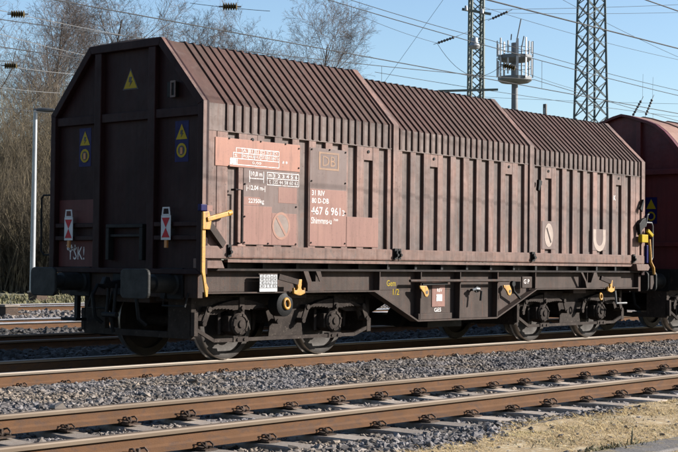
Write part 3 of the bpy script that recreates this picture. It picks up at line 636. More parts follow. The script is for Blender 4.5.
for x in (-.97, 1.13):
    b = MB(); b.prism([(x-.13, .93), (x+.03, .93), (x+.085, .86), (x+.085, .80), (x+.04, .765), (x-.005, .78), (x-.035, .83), (x-.12, .895)], 'y', -1.37, -1.345); b.build('lashing_plate', 'yellow_paint', uf, bevel=.006)
    b = MB(); b.lathe([(0, .003), (.026, .003), (.026, 0)], (x+.035, -1.37, .835), 'y', 14, sign=-1); b.build('plate_hole', 'black_mark', uf)
b = MB(); b.beam((-.96, -1.30, .955), (-.36, -1.30, .96), .03, .035); b.build('release_rod', 'black_iron', uf)
MB().box(-.62, -.31, -1.222, -1.2145, .62, .99).build('data_plate', 'salmon_plate', uf)
MB().box(-.52, -.38, -1.226, -1.2225, .70, .80).build('data_plate', 'white_paint', uf)
text('data_plate', 'REV', 'white_paint', uf, (-.50, -1.2235, .835), .05, .12, bold=0.010)
text('data_plate', 'GE5', 'white_paint', uf, (-.56, -1.2165, .545), .06, .17, bold=0.021)
text('data_plate', '1234', 'white_paint', uf, (-.56, -1.2165, .47), .05, .17, bold=0.021)
text('chalk_writing', 'Gem', 'yellow_sign', uf, (-1.66, -1.2155, .925), .085, .20, bold=.0)
text('chalk_writing', '1/2', 'yellow_sign', uf, (-1.52, -1.2155, .80), .085, .14, bold=.0)
b = MB(); b.tube([(.36, -1.21, .86), (.36, -1.33, .86), (.42, -1.36, .84), (.40, -1.36, .70)], .018, 8); b.lathe([(0, .03), (.05, .03), (.05, 0)], (.36, -1.30, .87), 'y', 10, sign=-1); b.build('drain_cock', 'black_iron', uf)
b = MB(); b.tube([(.28, -1.30, .86), (.33, -1.33, .88), (.40, -1.34, .875)], .02, 8); b.build('drain_cock', 'galvanised', uf)
MB().box(-1.05, -.25, -1.31, -1.216, .443, .53).build('battery_tray', 'frame_panel', uf, bevel=.006)
# white table board
tb = MB(); tb.box(-4.35, -4.03, -1.352, -1.345, .872, 1.085); tb = tb.build('table_board', 'white_sign', uf)
b = MB()
for x in np.arange(-4.35, -4.02, .064): b.box(x-.003, x+.003, -1.355, -1.3525, .92, 1.085)
for z in (.92, .962, 1.003, 1.044): b.box(-4.35, -4.03, -1.3554, -1.3524, z-.003, z+.003)
b.build('table_lines', 'black_mark', uf)
for r_ in range(4):
    text('table_figures', ('8 12 7 3 5', '4 6 6 1 2', '9 3 5 8 4', '2 7 1 6 3')[r_], 'black_mark', uf, (-4.33, -1.3545, .928+.041*r_), .026, .28, bold=0.007)
MB().box(-4.36, -4.02, -1.344, -1.31, 1.085, 1.10).build('board_bracket', 'frame_panel', uf)
# release lever valve group near the right bogie
b = MB(); b.box(1.52, 1.80, -1.36, -1.33, .88, 1.06); b.build('valve_box', 'frame_panel', uf, bevel=.01)
text('valve_label', 'G P', 'white_paint', uf, (1.56, -1.3615, .95), .07, .16, bold=0.014)
b = MB(); b.tube([(1.25, -1.36, .96), (1.28, -1.36, .84), (1.5, -1.33, .72)], .02, 8); b.lathe([(0, .05), (.045, .05), (.045, 0)], (1.26, -1.33, .95), 'y', 10, sign=-1); b.build('release_valve', 'black_iron', uf, True)

# buffers and couplings
def buffer(x, y, sgn, z=.97, parent=WG, full=True):
    b = MB()
    b.lathe([(.155, 0), (.155, .03), (.115, .05), (.115, .34), (.105, .345), (.085, .35), (.085, .58)], (x, y, z), 'x', 20, sign=sgn)
    o = b.build('buffer', 'buffer_steel', parent, True)
    b = MB(); w, h, r = .25, .18, .07; pts = []
    for cx, cz, a0 in ((w-r, h-r, 0), (-w+r, h-r, 90), (-w+r, -h+r, 180), (w-r, -h+r, 270)):
        for k in range(5): a = R(a0+k*22.5); pts.append((y+cx+r*math.cos(a), z+cz+r*math.sin(a)))
    b.prism(pts, 'x', x+sgn*.58, x+sgn*.625); b.build('buffer_plate', 'buffer_steel', o, bevel=.012)
    MB().box(x, x+sgn*.035, y-.2, y+.2, z-.19, z+.19).build('base_plate', 'black_iron', o, bevel=.008)
def coupling(x, sgn, parent, z=.95):
    b = MB(); b.box(x, x+sgn*.06, -.2, .2, z-.14, z+.14); b.prism([(x+sgn*.06, z-.05), (x+sgn*.30, z-.05), (x+sgn*.40, z), (x+sgn*.36, z+.09), (x+sgn*.30, z+.09), (x+sgn*.28, z+.03), (x+sgn*.06, z+.06)], 'y', -.035, .035)
    o = b.build('draw_hook', 'black_iron', parent, bevel=.01)
    b = MB()
    for s in (-1, 1): b.tube([(x+sgn*.22, s*.07, z), (x+sgn*.26, s*.07, z-.38)], .022, 8)
    b.tube([(x+sgn*.26, -.13, z-.38), (x+sgn*.26, .13, z-.38)], .035, 8); b.tube([(x+sgn*.26, 0, z-.37), (x+sgn*.20, 0, z-.60)], .025, 8)
    b.build('screw_coupling', 'black_iron', o, True)
    for y in (.42, -.42):
        b = MB(); b.tube([(x, y, z-.05), (x+sgn*.12, y, z-.02), (x+sgn*.2, y, z-.15), (x+sgn*.18, y-.03, z-.42), (x+sgn*.1, y-.08, z-.5)], .025, 8); b.build('brake_hose', 'black_iron', o, True)
for s in (-1, 1):
    buffer(-5.37, s*.875, -1); buffer(5.37, s*.875, 1)
coupling(-5.36, -1, WG); coupling(5.36, 1, WG)
# handrail, step and levers
def loop(parent, name, pts, r, mt):
    b = MB(); b.tube(pts, r, 8); return b.build(name, mt, parent, True)
loop(WG, 'handrail', [(-5.44, 1.46, 2.10), (-5.46, 1.58, 2.10), (-5.46, 1.62, 2.06), (-5.46, 1.62, 1.36), (-5.44, 1.58, 1.31), (-5.40, 1.46, 1.31)], .014, 'black_iron')
b = MB(); b.box(-5.40, -5.34, .92, .98, .50, .86); b.box(-5.52, -5.34, .80, 1.10, .46, .50); b.build('step', 'black_iron', WG)
loop(WG, 'step', [(-5.40, .62, .85), (-5.48, .60, .64), (-5.48, .20, .64), (-5.40, .22, .85)], .014, 'black_iron')
loop(WG, 'step', [(-5.40, -.78, .86), (-5.45, -.78, .70), (-5.45, -1.18, .70), (-5.40, -1.18, .86)], .014, 'black_iron')
def lever(x, y, sgn):
    b = MB(); b.prism([(x-.026, 1.74), (x+.028, 1.74), (x+.030, 1.12), (x+.050, .99), (x+.085, .93), (x+.075, .82), (x+.045, .82), (x-.005, 1.06), (x-.026, 1.12)], 'y', y-.012, y+.012)
    lv = b.build('opening_lever', 'yellow_paint', WG, bevel=.005); lv['label'] = 'yellow hood opening lever'
    b = MB(); b.prism([(x-.04, 1.83), (x+.06, 1.84), (x+.10, 1.72), (x+.08, 1.62), (x-.04, 1.62)], 'y', y-.035, y-.005); b.beam((x+.02, y-.03, 1.74), (x+sgn*.40, y-.03, 1.83), .05, .055); b.tube([(x+sgn*.36, y-.03, 1.82), (x+sgn*.43, y-.03, 1.838)], .036, 8)
    b.build('handle', 'yellow_paint', lv, bevel=.008)
    b = MB(); b.box(x-.07, x+.03, y-.03, y+.03, 1.84, 1.92); b.build('clamp', 'blue_sign', lv, bevel=.008)
    b = MB(); b.box(x+.04, x+.13, y-.02, y+.01, 1.84, 1.91); b.build('clamp', 'salmon_plate', lv)
    b = MB(); b.beam((x+.07, y+.0, 1.70), (x+sgn*.36, y+.03, 1.44), .05, .09); b.build('brace', 'frame_panel', lv)
lever(-5.47, -1.50, 1)
b = MB(); b.prism([(-5.44, 1.43), (-5.02, 1.43), (-5.02, 1.28), (-5.44, 1.28)], 'y', -1.475, -1.36); b.build('corner_block', 'sill_paint', WG, bevel=.006)
b = MB(); b.prism([(-5.44, 1.278), (-5.10, 1.278), (-5.04, 1.16), (-5.44, 1.16)], 'y', -1.43, -1.30); b.build('corner_block', 'sill_paint', WG, bevel=.006)
b = MB(); b.prism([(4.98, 1.278), (5.40, 1.278), (5.46, 1.22), (5.40, 1.165), (5.02, 1.165)], 'y', -1.43, -1.25); b.build('corner_block', 'sill_paint', WG, bevel=.006)
b = MB(); b.tube([(5.48, -1.40, 1.72), (5.50, -1.42, 1.32), (5.60, -1.42, 1.22), (5.62, -1.42, 1.10)], .026, 8); lv = b.build('opening_lever', 'yellow_paint', WG, True)
b = MB(); b.beam((5.37, -1.42, 1.88), (5.52, -1.44, 1.78), .05, .06); b.box(5.12, 5.34, -1.46, -1.38, 1.66, 1.80); b.build('handle', 'yellow_sign', lv, bevel=.01)
b = MB(); b.box(5.40, 5.52, -1.40, -1.28, 1.3, 1.62); b.build('bracket', 'blue_sign', lv, bevel=.01)
loop(WG, 'handrail', [(5.40, -1.36, 2.02), (5.64, -1.36, 2.02), (5.68, -1.36, 1.96), (5.68, -1.36, 1.40), (5.62, -1.36, 1.34)], .013, 'wire_pale')
loop(WG, 'handrail', [(5.42, -1.36, 1.95), (5.42, -1.40, 2.15), (5.46, -1.40, 2.17)], .013, 'wire_pale')
loop(WG, 'step', [(4.55, -1.25, .86), (4.55, -1.28, .60), (4.90, -1.28, .60)], .018, 'wire_pale')
b = MB(); b.prism([(5.50, 1.08), (5.60, 1.08), (5.62, .95), (5.56, .84), (5.50, .84)], 'y', -1.42, -1.40); b.build('lever_plate', 'frame_panel', WG)

# bogie
def make_bogie(parent, cx):
    fr = MB()
    poly = [(-1.62, .80), (1.62, .80), (1.62, .58), (1.24, .58), (1.19, .33), (1.10, .33), (1.08, .63), (.72, .63), (.70, .33), (.52, .27), (-.52, .27), (-.70, .33), (-.72, .63), (-1.08, .63), (-1.10, .33), (-1.19, .33), (-1.24, .58), (-1.62, .58)]
    for s in (-1, 1):
        for seg in ([(-1.62, .80), (1.62, .80), (1.62, .58), (1.24, .58), (1.08, .63), (.72, .63), (-.72, .63), (-1.08, .63), (-1.24, .58), (-1.62, .58)],
                    [(.40, .63), (.33, .42), (.36, .28), (-.30, .28), (-.28, .42), (-.36, .63)]):
            fr.prism(seg, 'y', s*.965, s*.985)
        fr.box(-1.62, 1.62, s*.90, s*1.02, .795, .815); fr.box(-.50, .50, s*.95, s*1.05, .262, .279)
        for hx in (-1.13, -.67, .67, 1.13): fr.box(hx-.025, hx+.025, s*.90, s*.93, .33, .62)
    for xx in (-1.66, 1.66):
        fr.box(xx-.04, xx+.04, -1.02, -.60, .29, .83); fr.box(xx-.04, xx+.04, .60, 1.02, .29, .83)
        fr.box(xx-.04, xx+.04, -.60, .60, .74, .83); fr.box(xx-.04, xx+.04, -.60, .60, .29, .37)
    fr.box(-.25, .25, -.96, .96, .45, .76)
    bo = fr.build('bogie', 'bogie_grime', parent, bevel=.006, loc=(cx, 0, 0)); bo['label'] = 'grimy two-axle bogie with leaf springs'
    for ax in (-.9, .9):
        MB().lathe([(.075, -1.0), (.075, 1.0)], (ax, 0, .46), 'y', 16).build('axle', 'bogie_grime', bo, True)
        for s in (-1, 1):
            w = MB()
            w.lathe([(.08, .80), (.14, .82), (.16, .76), (.30, .745), (.375, .765), (.385, .815), (.43, .82), (.452, .815)], (ax, 0, .46), 'y', 48, 0, s)
            w.lathe([(.452, .815), (.458, .80), (.461, .735), (.466, .715), (.486, .708), (.489, .695), (.478, .685)], (ax, 0, .46), 'y', 48, 1, s)
            w.lathe([(.478, .685), (.43, .682), (.385, .685), (.375, .735), (.30, .715), (.16, .72), (.14, .66), (.08, .64)], (ax, 0, .46), 'y', 48, 0, s)
            w.build('wheel', ['wheel_steel', 'wheel_tread'], bo, True)
            b = MB(); b.lathe([(.15, .88), (.155, .98), (.15, 1.06), (.135, 1.075), (.13, 1.085), (.10, 1.092), (.095, 1.08), (.05, 1.082), (.045, 1.10), (0, 1.102)], (ax, 0, .46), 'y', 24, 0, s)
            b.box(ax-.17, ax+.17, s*.89, s*1.03, .37, .56); b.box(ax-.09, ax+.09, s*.93, s*1.05, .56, .68)
            for k in range(6): a = k*math.pi/3+.3; b.lathe([(0, 1.10), (.014, 1.10), (.014, 1.075)], (ax+.118*math.cos(a), 0, .46+.118*math.sin(a)), 'y', 6, 0, s)
            b.build('axle_box', 'bogie_grime', bo, True)
            sp = MB()                       # leaf spring: stacked leaves, bowed, ends low
            for q in range(8):
                hl = .56-.058*q; pts_t = []; pts_b = []
                for k in range(9):
                    xx = -hl+2*hl*k/8; zz = .765-.115*(xx/.56)**2-.0155*q
                    pts_t.append((ax+xx, zz)); pts_b.append((ax+xx, zz-.013))
                for k in range(8): sp.prism([pts_t[k], pts_t[k+1], pts_b[k+1], pts_b[k]], 'y', s*.975, s*1.085)
            sp.build('leaf_spring', 'bogie_grime', bo)
            b = MB(); b.box(ax-.045, ax+.045, s*.962, s*1.10, .615, .80); b.lathe([(0, 1.125), (.035, 1.125), (.035, 1.10)], (ax, 0, .66), 'y', 6, 0, s); b.build('spring_buckle', 'bogie_grime', bo, bevel=.006)
            for e in (-1, 1):
                xt, xb_ = ax+e*.57, ax+e*.66; b = MB()
                for yy in (.965, 1.082): b.beam((xt, s*(yy+.008), .665), (xb_, s*(yy+.008), .47), .02, .075)
                for px_, pz in ((xt, .655), (xb_, .48)): b.tube([(px_, s*.94, pz), (px_, s*1.115, pz)], .034, 10)
                b.build('spring_shackle', 'bogie_grime', bo, True)
    for s in (-1, 1):
        b = MB(); P = [(-1.68, .42), (-1.36, .265), (1.32, .265), (1.62, .36)]
        for i in range(3): b.beam((P[i][0], s*1.06, P[i][1]), (P[i+1][0], s*1.06, P[i+1][1]), .03, .045)
        b.box(-1.70, -1.64, s*1.0, s*1.08, .33, .62); b.box(1.58, 1.66, s*1.0, s*1.08, .30, .48)
        for ax in (-.9, .9): b.box(ax-.13, ax+.13, s*1.0, s*1.085, .235, .30); b.lathe([(0, 1.10), (.02, 1.10), (.02, 1.08)], (ax-.06, 0, .268), 'y', 6, 0, s); b.lathe([(0, 1.10), (.02, 1.10), (.02, 1.08)], (ax+.06, 0, .268), 'y', 6, 0, s)
        b.build('tie_bar', 'bogie_grime', bo)
        for ax in (-.9, .9):
            for e in (-1, 1):
                b = MB(); b.prism([(ax+e*.50, .62), (ax+e*.56, .62), (ax+e*.53, .36), (ax+e*.49, .36)], 'y', s*.70, s*.80); b.build('brake_shoe', 'bogie_grime', bo)
    return bo
BG = make_bogie(WG, -3.5); dup_tree(BG, WG, (3.5, 0, 0))
b = MB(); b.lathe([(0, -.45), (.15, -.44), (.17, -.40), (.17, .40), (.15, .44), (0, .45)], (.05, -.35, .46), 'x', 20); b.build('air_tank', 'black_iron', uf, True)
b = MB(); b.box(-.3, .55, -.9, .9, .30, .46); b.build('brake_beam', 'black_iron', uf)

# ------------------------------------------------------------------ the dark red wagon behind
W2 = thing('freight_wagon', 'dark red freight wagon at the right edge, coupled behind the brown one', 'freight wagon', (12.9, 0, 0))
def w2(o): o.location.x -= 12.9; return o
half = [(1.42, 1.15), (1.42, 2.95), (1.40, 3.10), (1.335, 3.26), (1.22, 3.44), (1.08, 3.61), (.92, 3.78), (.74, 3.92), (.55, 4.0), (.36, 4.06), (.18, 4.12), (0, 4.16)]
pf = [(-p[0], p[1]) for p in half]+[(p[0], p[1]) for p in half[::-1][1:]]
X2, X3 = 6.92, 18.5
b = MB(); b.prism(pf, 'x', X2+.10, X2+.13); w2(b.build('end_panel', 'wagon_red', W2))
b = MB(); inn = [(p[0]*.955, p[1]-(.045 if p[1] > 1.2 else -.06)) for p in pf]; frame_ring(b, pf, inn, 'x', X2+.0, X2+.14); w2(b.build('end_frame', 'wagon_red', W2))
b = MB()
for i in range(len(pf)-1):
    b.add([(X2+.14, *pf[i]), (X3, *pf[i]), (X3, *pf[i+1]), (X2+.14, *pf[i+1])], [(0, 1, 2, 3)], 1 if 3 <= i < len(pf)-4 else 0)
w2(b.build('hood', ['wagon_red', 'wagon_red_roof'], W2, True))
ro = [(p[0]*1.014, p[1]*1.006) for p in pf]; b = MB()
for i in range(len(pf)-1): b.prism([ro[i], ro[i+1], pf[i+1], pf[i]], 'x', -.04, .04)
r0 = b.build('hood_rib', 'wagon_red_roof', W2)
for k, x in enumerate(np.arange(X2+.9, X3, 1.0)):
    if k == 0: r0.location.x = x-12.9
    else: dup(r0, W2, (x-12.9, 0, 0))
for y in (-.36, .36): w2(MB().box(X2+.02, X2+.10, y-.05, y+.05, 1.2, 3.98).build('end_post', 'wagon_red', W2, bevel=.006))
w2(MB().box(X2-.02, X2+.10, -1.40, 1.40, 2.97, 3.07).build('end_transom', 'wagon_red', W2, bevel=.006))
w2(MB().box(X2+.03, X2+.10, -1.40, 1.40, 1.62, 1.70).build('end_transom', 'wagon_red', W2, bevel=.006))
xw = X2+.098; yw = -.60
w2(MB().box(xw-.003, xw+.002, yw-.12, yw+.12, 2.05, 2.55).build('sign_board', 'blue_sign', W2))
w2(tri(xw-.004, yw, 2.33, .20, .185, 'yellow_sign', 'warning_sign', W2))
b = MB(); b.lathe([(.060, 0), (.060, .004), (.088, .004), (.088, 0)], (xw-.004, yw, 2.19), 'x', 24, sign=-1); w2(b.build('ring_sign', 'yellow_sign', W2))
w2(MB().box(X2-.06, X2-.02, -.42, -.36, 2.92, 3.12).build('bracket', 'galvanised', W2))
b = MB(); b.box(X2+.0, X3, -1.25, 1.25, .85, 1.16); b.box(X2-.05, X2+.05, -1.3, 1.3, .8, 1.2); w2(b.build('underframe', 'frame_grime', W2))
bo2 = dup_tree(BG, W2, (8.55-12.9, 0, 0)); dup_tree(BG, W2, (17.0-12.9, 0, 0))
k0 = set(W2.children)
for s in (-1, 1): buffer(X2-.05, s*.875, -1, .97, W2)
coupling(X2-.05, -1, W2)
w2(loop(W2, 'handrail', [(X2, -1.42, 2.3), (X2-.08, -1.5, 2.3), (X2-.08, -1.5, 1.3), (X2, -1.42, 1.3)], .014, 'black_iron'))
for o in W2.children:
    if o not in k0 and o.name.startswith(('buffer', 'draw_hook')): o.location.x -= 12.9

# ------------------------------------------------------------------ bare trees
def tree_mesh(seed, H, spread=1., levels=5, lean=0., counts=(17, 8, 7, 6, 4)):
    q = random.Random(seed); tr, cr_ = MB(), MB()
    def tube3(mb, pts, r0, r1, n):
        mb.tube(pts, [r0+(r1-r0)*i/(len(pts)-1) for i in range(len(pts))], n, cap=False)
    def branch(p, d, L, r, lev):
        ns = (7, 5, 4, 3, 2, 2)[lev]; pts = [p]; dirs = [d]
        for i in range(ns):
            jit = Vector((q.gauss(0, 1), q.gauss(0, 1), q.gauss(0, .7)))*(.05 if lev == 0 else .15)
            d = (d+jit+Vector((0, 0, .05 if lev else .02))).normalized(); p = p+d*(L/ns); pts.append(p); dirs.append(d)
        rt_ = max(.004, r*(.25 if lev == 0 else .3))
        tube3(tr if lev == 0 else cr_, pts, r, rt_, (7, 5, 4, 3, 3, 3)[lev])
        if lev >= levels: return
        cnt = counts[lev]; lo = (.30, .2, .15, .1, .1)[lev]
        for k in range(cnt):
            t = lo+(1-lo)*((k+q.random())/cnt); i = min(int(t*ns), ns-1); f = t*ns-i
            bp_ = pts[i].lerp(pts[i+1], f); bd = dirs[i]
            ax = bd.orthogonal().normalized(); ax.rotate(Matrix.Rotation(q.uniform(0, 6.283), 3, bd))
            ang = R(q.uniform(28, 58)) if lev else R(q.uniform(30, 60)*(1.1-.4*t))
            nd = bd.copy(); nd.rotate(Matrix.Rotation(ang, 3, ax))
            ratio = (.46, .55, .52, .5, .5)[lev]*(1.15-.55*t)*q.uniform(.75, 1.2)*(spread if lev == 0 else 1)
            branch(bp_, nd, L*ratio, max(.0065, (r+(rt_-r)*t)*.5), lev+1)
    branch(Vector((0, 0, -.3)), Vector((lean, 0, 1)).normalized(), H, H*.0095, 0)
    return tr, cr_
protos = []
for sd, H, spd, lv in ((11, 18, .9, 4), (12, 17, .72, 4), (15, 19, .92, 4), (21, 16, .75, 4), (33, 18, .95, 4), (15, 19, .92, 4)):
    a, c = tree_mesh(sd, H, spd, lv, 0., (24, 12, 8, 6, 4) if len(protos) == 5 else (17, 8, 7, 6, 4))
    protos.append((a.build('trunk', 'bark'), c.build('crown', 'twig')))
for a, c in protos: COL.objects.unlink(a); COL.objects.unlink(c)
def tree(u, depth, k, sc, rot, label, group=None):
    p = at(u, 262, depth); z = gz(p[1])
    t = thing('bare_tree', label, 'tree', (p[0], p[1], z), group); t.rotation_euler = (0, 0, rot); t.scale = (sc*.97, sc*.97, sc*.93)
    for s_ in protos[k]: dup(s_, t)
gp = 'bare trees behind the thicket'
ordn = ('leftmost', 'second', 'third', 'fourth', 'fifth', 'sixth', 'seventh', 'eighth', 'ninth', 'tenth')
for i, (u, dp, k, sc) in enumerate(((-4, 82, 0, .98), (10, 96, 4, 1.0), (24, 90, 1, 1.03), (42, 86, 3, .98), (60, 98, 0, .95), (84, 90, 4, .98), (108, 100, 3, 1.0), (134, 96, 1, .98), (160, 106, 4, .95))):
    tree(u, dp, k, sc, i*1.3+.4, '%s bare tree%s in the row behind the thicket' % (ordn[i], ' from the left edge' if i else ''), gp)
tree(309, 92, 5, .88, 2.2, 'wide-crowned bare tree standing free above the first hood')
tree(272, 95, 1, .95, .7, 'slender bare tree left of the free-standing wide-crowned one')
tree(243, 92, 4, .90, 4.1, 'bare tree with an upright crown above the middle of the first hood')
tree(215, 98, 3, .98, 5.0, 'twiggy bare tree above the near end of the first hood')
tree(188, 94, 0, .86, 3.0, 'bare tree just right of the brown wagon end, above its roof')
tree(336, 104, 1, .66, 2.6, 'low bare tree right of the free-standing wide-crowned one')
tree(356, 108, 3, .55, 1.0, 'smallest bare tree, last of the row towards the mast')

# thicket of brambles and saplings: one uncountable mass
def thicket(name, label, n, u0, u1, d0, d1, h0, h1, mt, seed, r):
    q = np.random.RandomState(seed); V = []; Fc = []
    U = q.uniform(u0, u1, n); D = q.uniform(d0, d1, n)
    base = CAM[None]+D[:, None]*(fw[None]+cr[None]*((U-339)/F_PX)[:, None]); base[:, 2] = np.interp(base[:, 1], [p[0] for p in PROF], [p[1] for p in PROF])-.1
    Hh = q.uniform(h0, h1, n)*(.35+.65*q.beta(1.6, 1.2, n)); az = q.uniform(0, 6.28, n); le = Hh*q.uniform(.05, .5, n)
    k3 = np.arange(3)*2.0944
    T = np.array([0, .4, .75, 1.])
    off = q.uniform(-.09, .09, (n, 4, 2))*Hh[:, None, None]; off[:, 0] = 0
    P = np.zeros((n, 4, 3))
    P[:, :, 0] = base[:, None, 0]+np.cos(az)[:, None]*le[:, None]*T**2+off[:, :, 0]; P[:, :, 1] = base[:, None, 1]+np.sin(az)[:, None]*le[:, None]*T**2+off[:, :, 1]; P[:, :, 2] = base[:, None, 2]+Hh[:, None]*T
    rad = r*np.array([1, .8, .55, .25])[None, :]*(.6+.8*q.rand(n))[:, None]
    ring_ = np.stack([np.cos(k3), np.sin(k3), np.zeros(3)], 1)
    vv = (P[:, :, None, :]+ring_[None, None]*rad[:, :, None, None]).reshape(-1, 3)
    fl = []
    for s_ in range(3):
        for k in range(3): fl.append((s_*3+k, s_*3+(k+1) % 3, s_*3+3+(k+1) % 3, s_*3+3+k))
    fa = (np.array(fl)[None]+(np.arange(n)*12)[:, None, None]).reshape(-1, 4)
    # side twigs
    m = n*16; src = q.randint(0, n, m); t = q.uniform(.2, .95, m); seg = np.minimum((np.searchsorted(T, t)-1).clip(0), 2)
    ff = (t-T[seg])/(T[seg+1]-T[seg]); a = P[src, seg]*(1-ff)[:, None]+P[src, seg+1]*ff[:, None]
    L = q.uniform(.2, 1.0, m)*np.minimum(1.0, Hh[src]*.35); dd = q.normal(0, 1, (m, 3)); dd[:, 2] = dd[:, 2]*.8+.3; dd /= np.linalg.norm(dd, axis=1)[:, None]
    e = a+dd*L[:, None]; rr = r*.55
    tv = np.concatenate([(a[:, None]+ring_[None]*rr), e[:, None]], 1).reshape(-1, 3)
    o0 = len(vv); ta = (np.array([(0, 1, 3), (1, 2, 3), (2, 0, 3)])[None]+(np.arange(m)*4)[:, None, None]).reshape(-1, 3)+o0
    me = bpy.data.meshes.new(name); me.from_pydata(np.concatenate([vv, tv]).tolist(), [], fa.tolist()+ta.tolist()); me.materials.append(M[mt]); me.update()
    o = bpy.data.objects.new(name, me); COL.objects.link(o); return tag(o, label, 'thicket', None, 'stuff')
thicket('thicket', 'dense brown thicket of brambles and saplings beyond the far track', 9500, -45, 140, 68, 86, 5.0, 12.5, 'bramble', 4, .016)
thicket('thicket', 'lower tangle of pale bramble stems in front of the thicket', 7500, -45, 120, 63, 74, 2.0, 8.0, 'bramble', 9, .014)

# ------------------------------------------------------------------ masts
def lattice(name, label, cat, u, depth, v_top, w_top, v_ref, w_ref, rot, mt, leg_w, br_w, step):
    p = at(u, 262, depth); z0 = gz(p[1]); t = thing(name, label, cat, (p[0], p[1], z0)); t.rotation_euler = (0, 0, rot)
    zt_, zr = at(u, v_top, depth)[2]-z0, at(u, v_ref, depth)[2]-z0
    def wd(z): return w_top+(w_ref-w_top)*(zt_-z)/(zt_-zr)
    cs = [(-1, -1), (1, -1), (1, 1), (-1, 1)]
    for sx, sy in cs:
        b = MB(); b.beam((sx*wd(0)/2, sy*wd(0)/2, -.2), (sx*wd(zt_)/2, sy*wd(zt_)/2, zt_), leg_w); b.build('leg', mt, t)
    z = zr-3*step; k = 0
    while z < zt_-step*.3:
        z1 = min(z+step*wd(z)/w_ref, zt_)
        for i in range(4):
            (ax, ay), (bx, by) = cs[i], cs[(i+1) % 4]; w0, w1 = wd(z)/2, wd(z1)/2
            b = MB(); b.beam((ax*w0, ay*w0, z), (bx*w1, by*w1, z1), br_w)
            b.beam((bx*w0, by*w0, z), (ax*w1, ay*w1, z1), br_w)
            b.build('cross_brace', mt, t)
        z = z1; k += 1
    return t, zt_
PY, pz = lattice('lattice_pylon', 'tall teal lattice power pylon right of the antenna tower', 'pylon', 590, 92, -45, 1.15, 119, 1.55, TH-R(90)+R(22), 'pylon_teal', .13, .06, 1.15)
CM, cz_ = lattice('catenary_mast', 'green lattice overhead-line mast rising behind the middle hood', 'mast', 474.5, 62, -30, .50, 105, .56, TH-R(90)+R(8), 'mast_green', .085, .035, .52)
def local(t, u, v, depth):
    return t.matrix_world.inverted() @ Vector(at(u, v, depth))
bpy.context.view_layer.update()
def bar(t, name, u0, v0, u1, v1, depth, w, mt):
    b = MB(); b.beam(local(t, u0, v0, depth), local(t, u1, v1, depth), w); return b.build(name, mt, t)
bar(CM, 'cross_arm', 462, 9, 491, 14, 61.5, .10, 'mast_green')
bar(CM, 'cross_arm', 438, 91, 498, 89.5, 61.5, .09, 'mast_green')
b = MB(); lp = local(CM, 474.5, 46, 61.5); b.lathe([(0, .35), (.14, .35), (.16, .15), (.26, .0), (.2, -.12), (0, -.12)], lp, 'z', 14); b.build('horn_speaker', 'galvanised', CM, True)
for u, v in ((466, 8), (482, 11)): b = MB(); lp = local(CM, u, v, 61.4); b.lathe([(0, .1), (.06, .1), (.08, -.1), (0, -.1)], lp, 'z', 10); b.build('insulator_cap', 'galvanised', CM, True)
# antenna tower
AT = thing('antenna_tower', 'pale round mobile-phone antenna tower with two ring platforms', 'tower', tuple(np.array([*at(513.5, 262, 142)[:2], 2.])))
bpy.context.view_layer.update()
def zt_at(v): return at(513.5, v, 142)[2]-2.
b = MB(); b.lathe([(.42, -1), (.30, zt_at(44)), (0, zt_at(44))], (0, 0, 0), 'z', 16); b.build('tower_shaft', 'tower_grey', AT, True)
for v in (57.5, 79):
    z = zt_at(v); b = MB(); b.lathe([(.30, z-.05), (.95, z+.02), (1.55, z+.25), (1.70, z+.25), (1.70, z-.1), (1.4, z-.30), (.30, z-.45)], (0, 0, 0), 'z', 24); b.build('platform', 'tower_grey', AT)
for zc in (67, 48):
    z = zt_at(zc)
    b = MB(); n = 24; b.tube([(1.72*math.cos(6.2832*k/n), 1.72*math.sin(6.2832*k/n), z) for k in range(n+1)], .03, 6, cap=False); b.build('railing', 'tower_grey', AT)
    for k in range(12):
        a = k*2*math.pi/12+.2; h_ = (.80 if zc > 60 else .62)+.35*(k*7 % 3)/2; b = MB(); r_ = 1.74; dx, dy = math.cos(a), math.sin(a); tx, ty = -dy, dx; w_ = (.07, .12, .09)[k % 3]
        b.prism([(r_*dx+tx*w_, r_*dy+ty*w_), (r_*dx-tx*w_, r_*dy-ty*w_), ((r_+.10)*dx-tx*w_, (r_+.10)*dy-ty*w_), ((r_+.10)*dx+tx*w_, (r_+.10)*dy+ty*w_)], 'z', z-h_, z+h_)
        b.build('antenna_panel', 'antenna_white', AT)
b = MB(); b.tube([(0, 0, zt_at(80)), (0, 0, zt_at(42))], .38, 10); b.build('equipment_core', 'tower_grey', AT)
for (ua, va, ub, vb) in ((516, 44, 521, 19), (511, 40, 511.5, 34), (522, 46, 524, 36)):
    b = MB(); b.tube([Vector(at(ua, va, 142))-AT.location, Vector(at(ub, vb, 142))-AT.location], .06, 6); b.build('whip_antenna', 'tower_grey', AT)
# signal tops peeping over the third hood
def signal(u, v, depth, label):
    p = at(u, v, depth); t = thing('signal_post', label, 'signal', (p[0], p[1], gz(p[1]))); z = p[2]-gz(p[1])
    b = MB(); b.tube([(0, 0, 0), (0, 0, z+.1)], .07, 8); b.build('post', 'galvanised', t)
    b = MB(); b.box(-.5, .5, -.1, .1, z-.55, z-.45); b.build('bracket', 'mast_green', t); b = MB(); b.box(-.06, .06, -.09, .09, z-.3, z+.3); b.build('signal_head', 'lamp_dark', t, bevel=.02)
signal(545, 110, 70, 'small dark signal head peeping over the third hood')
